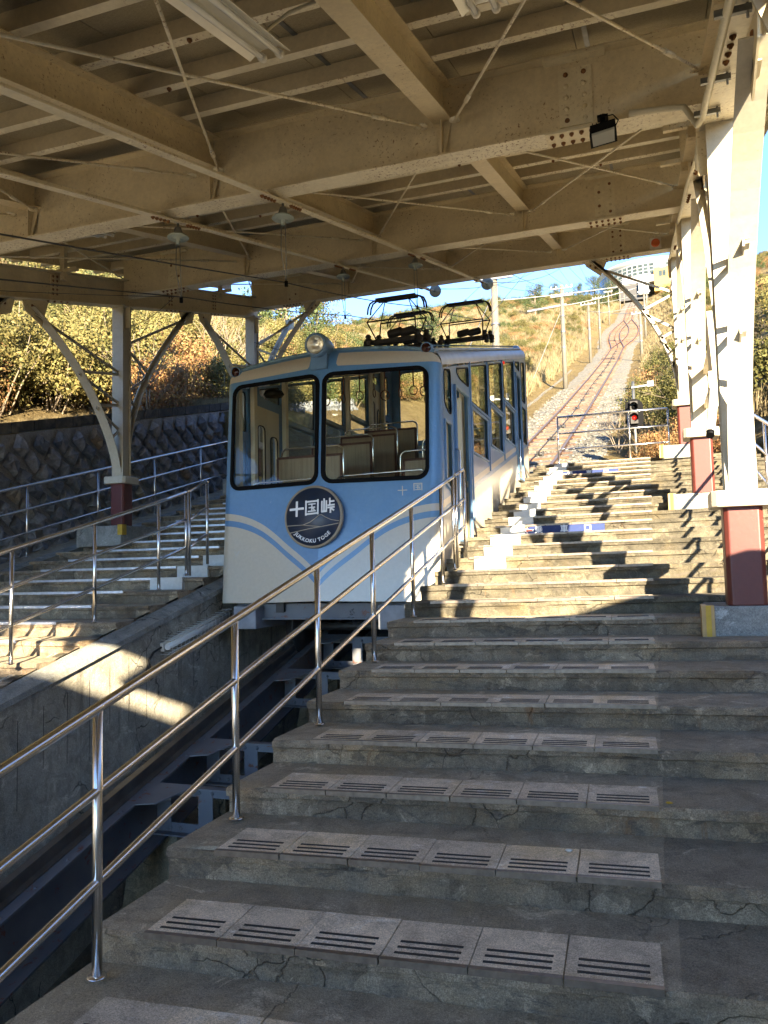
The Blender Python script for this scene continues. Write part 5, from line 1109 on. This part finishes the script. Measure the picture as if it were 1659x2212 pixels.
for k, (x, z) in enumerate(((4.5, 13.4), (4.5, 13.0), (4.5, 12.6))): wire([(x, 12, z-5.5+.6*k), (x+9, 70, z+16)], .015, '%s of three dark lines crossing the sky right of the pillars' % ['top', 'middle', 'lowest'][k], sag=.3, group='lines right of the pillars')
stay = wire([(TA[0]-.1, TA[1], TA[2]-1.5), (TA[0]-1.9, TA[1]-3, rz(52)+.6)], .02, 'stay wire slanting down from the tall pole', 'wirelight')
tieo = wire([(-4.7, 20, 5.2), (T1[0]+.1, T1[1], T1[2]-.2)], .012, 'diagonal guy with turnbuckle rising to the nearest pole', 'wirelight')
# ------------------------------------------------------------------ summit station
st = thing('summit_station', 'round white glazed station building on the summit with a yellow annexe', 'building', (-1, 256, 84))
M['swhite'] = flat('white_facade', (0.36, 0.36, 0.34), .6, 0, .05, .3); M['sglass'] = flat('greenish_window_pane', (0.05, 0.065, 0.055), .15, .2, .5, .5); M['syellow'] = flat('yellow_wall', (0.36, 0.22, 0.05), .7); M['sroof'] = flat('brown_station_roof', (0.10, 0.06, 0.05), .7)
cx_, cy_, R_ = 1.5, 265, 15.5
mb = MB(); mb.lathe([(R_, 0), (R_, 5.9), (R_+.9, 6.1), (R_+.9, 6.7), (R_*.5, 8.1), (0, 8.4)], (cx_, cy_, 86.6), n=64); mb.build('drum_wall', M['swhite'], st)
nw = 0
for i in range(30):
    a = radians(-180+i*6.0)
    for k in range(4):
        if nw >= 116: break
        q = MB(); a0, a1 = a+.012, a+.09; rr = R_+.06; z0 = 87.6+k*1.1
        q.add([(cx_+rr*cos(a0), cy_+rr*sin(a0), z0), (cx_+rr*cos(a1), cy_+rr*sin(a1), z0), (cx_+rr*cos(a1), cy_+rr*sin(a1), z0+.85), (cx_+rr*cos(a0), cy_+rr*sin(a0), z0+.85), (cx_+(rr-.2)*cos(a0), cy_+(rr-.2)*sin(a0), z0), (cx_+(rr-.2)*cos(a1), cy_+(rr-.2)*sin(a1), z0), (cx_+(rr-.2)*cos(a1), cy_+(rr-.2)*sin(a1), z0+.85), (cx_+(rr-.2)*cos(a0), cy_+(rr-.2)*sin(a0), z0+.85)], [(0, 1, 2, 3), (0, 4, 5, 1), (1, 5, 6, 2), (2, 6, 7, 3), (3, 7, 4, 0)]); q.build('window', M['sglass'], st); nw += 1
mb = MB(); mb.poly([(-6, 246, 87.0), (2.5, 246, 87.0), (3.0, 250.5, 88.4), (-6.5, 250.5, 88.4)], (0, .2, .2)); mb.build('porch_roof', M['sroof'], st)
mb = MB(); mb.box((-6.2, 246, 84.9), (2.8, 250, 86.9)); mb.build('porch_beam', M['swhite'], st); mb = MB(); mb.box((-7.5, 246.5, 80), (1.0, 250, 84.9)); mb.build('dark_platform_opening', M['dark'], st)
mb = MB(); mb.box((-1.6, 245.2, 81), (1.2, 246.3, 84.6)); mb.build('parked_car_front', M['swhite'], st)
mb = MB(); mb.box((2.9, 247, 82), (10.5, 254, 89.2)); mb.build('annexe_wall', M['syellow'], st)
for k in range(2):
    mb = MB(); mb.box((4.3+k*1.05, 246.92, 86.4), (5.25+k*1.05, 247.05, 88.2)); mb.build('annexe_window', M['sglass'], st)
# ------------------------------------------------------------------ vegetation
def leafmat(name, cols):
    m, t, b = mat(name); N = NT(t); gi = N.n('ShaderNodeNewGeometry').outputs['Random Per Island']; oi = N.n('ShaderNodeObjectInfo').outputs['Random']
    c_ = N.ramp(gi, [((i+.0)/(len(cols)-1), q) for i, q in enumerate(cols)]); big = N.noise(N.pos(), .35, 3)
    c_ = N.mix(.7, c_, N.ramp(big, [(.35, .65), (.65, 1.25)]), 'MULTIPLY'); N.l(c_, b.inputs['Base Color']); b.inputs['Roughness'].default_value = .6; b.inputs['Specular IOR Level'].default_value = .2
    tl = N.n('ShaderNodeBsdfTranslucent'); N.l(c_, tl.inputs[0]); mx = N.n('ShaderNodeMixShader'); mx.inputs[0].default_value = .3; N.l(b.outputs[0], mx.inputs[1]); N.l(tl.outputs[0], mx.inputs[2]); N.l(mx.outputs[0], t.nodes['Material Output'].inputs[0]); return m
LM = {'gold': leafmat('golden_leaves', [(.09, .09, .03), (.18, .155, .055), (.26, .21, .08), (.13, .125, .045), (.22, .165, .06)]),
      'olive': leafmat('olive_leaves', [(.06, .068, .022), (.11, .11, .035), (.18, .155, .055), (.09, .09, .03)]),
      'red': leafmat('russet_leaves', [(.22, .10, .05), (.31, .15, .07), (.36, .23, .10), (.20, .13, .05)]),
      'pine': leafmat('dark_evergreen_leaves', [(.035, .06, .02), (.07, .10, .035), (.11, .13, .05), (.05, .07, .03)]),
      'straw': leafmat('straw_blades', [(.21, .165, .085), (.28, .22, .125), (.18, .135, .065), (.32, .26, .16)])}
M['twig'] = flat('grey_brown_twig', (0.22, 0.17, 0.12), .9)
def bush_mesh(seed, key, n=1500, rx=1.0, h=1.7, leaf=.055, stems=9, low=.12):
    r = random.Random(seed); mb = MB(); cl = []
    for i in range(26):
        a = r.uniform(0, 6.28); rr = rx*sqrt(r.random())*.85; z = h*r.uniform(low+.12, .88)*(1-.30*(rr/rx)**2); cl.append((rr*cos(a), rr*sin(a), z, r.uniform(.22, .42)*rx))
    for i in range(n):
        c_ = r.choice(cl); d = Vector((r.gauss(0, 1), r.gauss(0, 1), r.gauss(0, 1))).normalized()*c_[3]*(r.random()**.35); p = Vector(c_[:3])+d
        if p.z < low*h*.5: continue
        nrm = (d.normalized()+Vector((r.uniform(-.8, .8), r.uniform(-.8, .8), r.uniform(-.5, .9)))).normalized(); a = nrm.orthogonal().normalized(); b_ = nrm.cross(a); t_ = r.uniform(0, 6.28); a, b_ = a*cos(t_)+b_*sin(t_), b_*cos(t_)-a*sin(t_); q = leaf*r.uniform(.7, 1.4)
        mb.add([p-a*q, p+b_*q*.55, p+a*q, p-b_*q*.55], [(0, 1, 2, 3)], 0)
    for i in range(stems):
        a = r.uniform(0, 6.28); c_ = r.choice(cl); mb.tube([(.15*rx*cos(a), .15*rx*sin(a), -.2), (c_[0]*.5, c_[1]*.5, c_[2]*.5), (c_[0], c_[1], c_[2]), (c_[0]*1.15, c_[1]*1.15, c_[2]+.3*h*r.random())], [.022, .016, .01, .004], 4, 1)
    return mb.mesh('shrub', [LM[key], M['twig']])
def tuft_mesh(seed, n=70, h=1.0, w=.35):
    r = random.Random(seed); mb = MB()
    for i in range(n):
        a = r.uniform(0, 6.28); rr = w*sqrt(r.random()); x, y = rr*cos(a), rr*sin(a); hh = h*r.uniform(.6, 1.1); lx, ly = r.gauss(0, .22)*h, r.gauss(0, .22)*h; wd = .014*h+.004; c_, s_ = cos(a+1.3)*wd, sin(a+1.3)*wd
        mb.add([(x-c_, y-s_, 0), (x+c_, y+s_, 0), (x+lx*.5+c_*.7, y+ly*.5+s_*.7, hh*.65), (x+lx*.5-c_*.7, y+ly*.5-s_*.7, hh*.65), (x+lx, y+ly, hh)], [(0, 1, 2, 3), (3, 2, 4)])
    return mb.mesh('grass_tuft', LM['straw'])
BM = {k: [bush_mesh(10+i*7+j, k, *a) for j in range(2)] for i, (k, a) in enumerate({'gold': (5200, 1.0, 1.9, .034), 'olive': (4800, 1.0, 1.5, .034), 'red': (4600, 1.05, 1.3, .03), 'pine': (4800, 1.1, 2.0, .036)}.items())}
def bareshrub(seed):
    r = random.Random(seed); mb = MB()
    def br(p, d, l, rad, dep):
        q = p+d*l; mb.tube([p, p+d*l*.5+Vector((r.gauss(0, .03), r.gauss(0, .03), 0))*l, q], [rad, rad*.8, rad*.6], 4)
        if dep > 0:
            for i in range(3): br(q, (d+Vector((r.gauss(0, .42), r.gauss(0, .42), r.gauss(.1, .25)))).normalized(), l*r.uniform(.6, .85), rad*.6, dep-1)
    for i in range(5): br(Vector((0, 0, 0)), Vector((r.gauss(0, .35), r.gauss(0, .35), 1)).normalized(), .6, .02, 3)
    return mb.mesh('bare_shrub', M['twig'])
bare = [bareshrub(i) for i in (1, 2)]
first = {}
def bush(key, x, y, sc, lab, zs=1.0, name='shrub', group=None, j=None):
    me = BM[key][rnd.randrange(2) if j is None else j]; o = put(me, name, (x, y, terr(x, y)-.05), None, (0, 0, rnd.uniform(0, 6.28)), (sc, sc, sc*zs), label=lab, cat='shrub', group=group)
    first.setdefault(key, o); return o
H_ = 'golden-leaved hedge shrubs on the bank above the stone wall'
for i in range(16):
    bush('gold' if i % 4 else 'olive', -12.5-rnd.uniform(0, .6), 5.6+i*.78, 1.15+rnd.uniform(-.1, .2), 'golden-leaved shrub in the hedge above the stone wall', 1.0, group=H_)
bush('red', -11.6, 16.0, 1.15, 'russet shrub between the two left pillars'); bush('red', -11.9, 17.6, 1.2, 'low russet shrub just left of the car roof'); bush('red', -12.6, 19.4, 1.3, 'orange-red shrub behind the car\'s left corner')
for i, (x, y, s_, k) in enumerate(((.9, 18.6, .85, 'red'), (.2, 20.6, .7, 'red'), (1.6, 22.4, 1.2, 'olive'), (.9, 25.5, 1.1, 'olive'), (1.6, 29, 1.3, 'olive'), (2.9, 19.5, 1.2, 'olive'), (3.6, 24, 1.5, 'gold'), (2.2, 34, 1.4, 'olive'), (3.8, 15.6, 1.3, 'gold'), (4.2, 12.8, 1.3, 'gold'), (4.6, 10.4, 1.2, 'olive'))):
    bush(k, x, y, s_, ['low russet shrub behind the end fence', 'small russet shrub below the signal', 'bushy olive shrub right of the signal', 'olive shrub on the bank past the signal', 'larger olive shrub up the right bank', 'olive shrub behind the top pillar', 'golden shrub high on the right bank', 'farthest olive shrub of the right bank', 'golden shrub seen right of the middle pillar', 'golden shrub at the right edge above the guard rail', 'olive shrub beside the outer guard rail'][i])
for x, y, s_, k, l_ in ((.1, 27.5, 1.15, 'olive', 'olive shrub overhanging the ballast past the signal'), (.0, 31.5, 1.2, 'olive', 'round olive shrub at the foot of the right bank'), (.3, 36, 1.25, 'red', 'russet shrub halfway along the right bank'), (.6, 41, 1.3, 'olive', 'olive shrub below the dry grass of the right bank'), (1.2, 24.2, 1.1, 'olive', 'dense olive shrub right behind the signal'), (1.0, 47, 1.3, 'olive', 'topmost olive shrub of the right bank')): bush(k, x, y, s_, l_)
for i, (x, y, s_) in enumerate(((-1.0, 26.0, 1.0), (1.2, 24.0, 1.1), (-10.9, 15.2, 1.2), (-12.5, 21, 1.5))):
    put(bare[i % 2], 'bare_shrub', (x, y, terr(x, y)), None, (0, 0, i), (s_,)*3, label=['leafless twiggy shrub at the ballast edge', 'leafless shrub among the olive bushes', 'leafless branching shrub near the second left pillar', 'leafless shrub above the car roof'][i], cat='shrub')
# trees
def tree_mesh(seed, key, h, rx, n, leaf):
    r = random.Random(seed); mb = MB(); mb.tube([(0, 0, -.3), (.05, .1, h*.35), (.1, 0, h*.7), (.05, 0, h*.95)], [.16, .12, .07, .02], 8); 
    cl = []
    for i in range(26):
        z = h*r.uniform(.30, .98); a = r.uniform(0, 6.28); rr = rx*r.uniform(.25, 1)*(1-.6*abs(z/h-.5)); cl.append(Vector((rr*cos(a), rr*sin(a), z))); mb.tube([(.08, 0, z*.8), cl[-1]*.6+Vector((0, 0, z*.36)), cl[-1]], [.05, .03, .012], 5)
    tk = mb; lf = MB()
    for i in range(n):
        c_ = r.choice(cl); d = Vector((r.gauss(0, 1), r.gauss(0, 1), r.gauss(0, .7))).normalized()*rx*.36*(r.random()**.4); p = c_+d; nrm = Vector((r.gauss(0, 1), r.gauss(0, 1), r.gauss(.5, 1))).normalized(); a = nrm.orthogonal().normalized(); b_ = nrm.cross(a); q = leaf*r.uniform(.7, 1.3)
        lf.add([p-a*q, p+b_*q*.6, p+a*q, p-b_*q*.6], [(0, 1, 2, 3)])
    return tk.mesh('trunk', M['twig']), lf.mesh('crown', LM[key])
def tree(me, x, y, sc, lab, name='evergreen_tree'):
    g = thing(name, lab, 'tree', (x, y, terr(x, y)-.1)); g.scale = (sc,)*3; g.rotation_euler = (0, 0, rnd.uniform(0, 6))
    for m_, nm in zip(me, ('trunk', 'crown')):
        o = bpy.data.objects.new(nm, m_); C.objects.link(o); o.parent = g
tmA = tree_mesh(5, 'pine', 5.0, 2.0, 5000, .07); tmB = tree_mesh(8, 'olive', 4.2, 1.8, 4200, .065)
tree(tmA, 9.8, 27, 1.25, 'dark evergreen tree at the right edge against the sky'); tree(tmB, 7.6, 20, 1.0, 'olive tree on the right bank below the dark evergreen', 'broadleaf_tree')
tree(tmA, -17.5, 36, 1.1, 'dark evergreen tree behind the second left pillar'); tree(tmA, -24, 24, 1.2, 'dark evergreen tree behind the hedge at the left'); tree(tmB, -20, 46, 1.1, 'olive tree against the sky left of the pantographs', 'broadleaf_tree'); tree(tmA, -14.5, 52, .8, 'low evergreen tree just left of the pantographs')
for i, (x, y, s_, l_) in enumerate(((-20, 150, 1.5, 'lone round evergreen on the golden slope'), (-13.5, 226, 1.7, 'evergreen on the skyline left of the summit station'), (-18, 228, 1.2, 'smaller skyline evergreen left of its neighbour'), (-24, 222, 1.2, 'skyline evergreen farthest left'), (-9, 232, 1.6, 'dark tree touching the summit station'))): tree(tmA, x, y, s_*.8, l_)
# scattered instances
def scatter(name, src, pts, lab):
    me = bpy.data.meshes.new(name); me.from_pydata([p[:3] for p in pts], [], [])
    a = me.attributes.new('scl', 'FLOAT', 'POINT'); a.data.foreach_set('value', [p[3] for p in pts]); a = me.attributes.new('rot', 'FLOAT', 'POINT'); a.data.foreach_set('value', [p[4] for p in pts])
    o = bpy.data.objects.new(name, me); C.objects.link(o); props(o, lab, None, None, 'stuff')
    ng = bpy.data.node_groups.new(name, 'GeometryNodeTree'); ng.interface.new_socket('Geometry', in_out='INPUT', socket_type='NodeSocketGeometry'); ng.interface.new_socket('Geometry', in_out='OUTPUT', socket_type='NodeSocketGeometry')
    n = ng.nodes; gi = n.new('NodeGroupInput'); go = n.new('NodeGroupOutput'); oi = n.new('GeometryNodeObjectInfo'); oi.inputs['Object'].default_value = src; oi.inputs['As Instance'].default_value = True
    ip = n.new('GeometryNodeInstanceOnPoints'); ar = n.new('GeometryNodeInputNamedAttribute'); ar.data_type = 'FLOAT'; ar.inputs['Name'].default_value = 'rot'; as_ = n.new('GeometryNodeInputNamedAttribute'); as_.data_type = 'FLOAT'; as_.inputs['Name'].default_value = 'scl'
    cv = n.new('ShaderNodeCombineXYZ'); ng.links.new(ar.outputs[0], cv.inputs[2]); ng.links.new(gi.outputs[0], ip.inputs['Points']); ng.links.new(oi.outputs['Geometry'], ip.inputs['Instance']); ng.links.new(cv.outputs[0], ip.inputs['Rotation']); ng.links.new(as_.outputs[0], ip.inputs['Scale']); ng.links.new(ip.outputs[0], go.inputs[0])
    md = o.modifiers.new('scatter', 'NODES'); md.node_group = ng; return o
r_ = random.Random(21); G = {k: [] for k in ('gold', 'olive', 'red', 'pine')}
def addb(x, y, wts, s0, s1):
    k = r_.choices(list(G), wts)[0]; G[k].append((x, y, terr(x, y)-.1, r_.uniform(s0, s1), r_.uniform(0, 6.28)))
for i in range(1500):       # left bank, near
    x = -13-r_.random()**1.2*26; y = r_.uniform(-2, 60)
    if x > -14 and y > 22: x -= 1
    addb(x, y, (3.5, 4.5, 2, .7), .6, 1.15)
for i in range(300): y = r_.uniform(18.5, 60); addb(-9.6-r_.random()*4.5, y, (5, 4, 2, .6), .5, .95)
for i in range(420):        # ditch side of the hill, left of the track
    y = r_.uniform(30, 120); addb(-9.0-r_.random()*(4+y*.06), y, (2, 4, 3, .6), .45, .95)
for i in range(500):        # open golden slope with scattered scrub
    y = r_.uniform(110, 235); addb(-9-r_.random()*70, y, (3, 2, 3, 1.5), .5, 1.3)
for i in range(260): y = r_.uniform(185, 236); addb(-8-r_.random()*60, y, (1, 3, 3, 4), .8, 1.8)
for i in range(500):        # right bank
    y = r_.uniform(24, 240); addb(2.5+y*.01+r_.random()*30, y, (3, 4, 3, 1), .6, 1.3)
for i in range(160): y = r_.uniform(4, 26); addb(4.2+r_.random()*12, y, (3, 4, 2, 1), .7, 1.3)
for k in G: scatter(k+'_scrub' if k != 'pine' else 'evergreen_scrub', first[k] if k in first else bush('pine', -26, 40, 1.0, 'dark evergreen shrub far up the left bank'), G[k], {'gold': 'golden scrub covering the hillside', 'olive': 'olive green scrub covering the hillside', 'red': 'russet scrub patches on the hillside', 'pine': 'dark evergreen scrub patches on the hillside'}[k])
tf_ = props(put(tuft_mesh(2), 'grass_tuft', (-10.6, 13.1, terr(-10.6, 13.1)), None, (0, 0, 0), (.5,)*3), 'small dry grass tuft on top of the stone wall', 'grass tuft')
pts = []
for i in range(2600): x = -9.9-r_.random()*2.2; y = r_.uniform(5, 20); pts.append((x, y, terr(x, y)-.02, r_.uniform(.08, .26), r_.uniform(0, 6)))
for i in range(9000):
    y = 30+r_.random()**.8*205; x = -7.2-loopw(y)*1.3-r_.random()**1.3*(20+y*.22); pts.append((x, y, terr(x, y)-.1, r_.uniform(.5, 1.3), r_.uniform(0, 6)))
for i in range(900): x = -14.5-r_.random()*9; y = r_.uniform(17, 30); pts.append((x, y, terr(x, y), r_.uniform(.9, 1.5), r_.uniform(0, 6)))
for i in range(2500): y = 19+r_.random()*200; x = -.6+loopw(y)*1.2+r_.random()*(3+y*.05); pts.append((x, y, terr(x, y)-.05, r_.uniform(.3, .9), r_.uniform(0, 6)))
scatter('dry_grass', tf_, pts, 'dry straw-coloured pampas grass over the slopes')
# a few fallen things
for x, y, z, lab in ((-.0, 3.72, nose(3, 0)[1]+.004, 'tiny yellow leaf on the second lowest tread, right of the tiles'), (-.4, 3.4, nose(2, 0)[1]+.004, 'tiny pale pebble at the foot of a riser')):
    mb = MB(); mb.lathe([(0, .006), (.012, .004), (.016, 0)], (x, y, z), n=7); props(mb.build('fallen_leaf' if 'leaf' in lab else 'pebble', M['yellow'] if 'leaf' in lab else M['offwhite']), lab, 'leaf' if 'leaf' in lab else 'pebble')
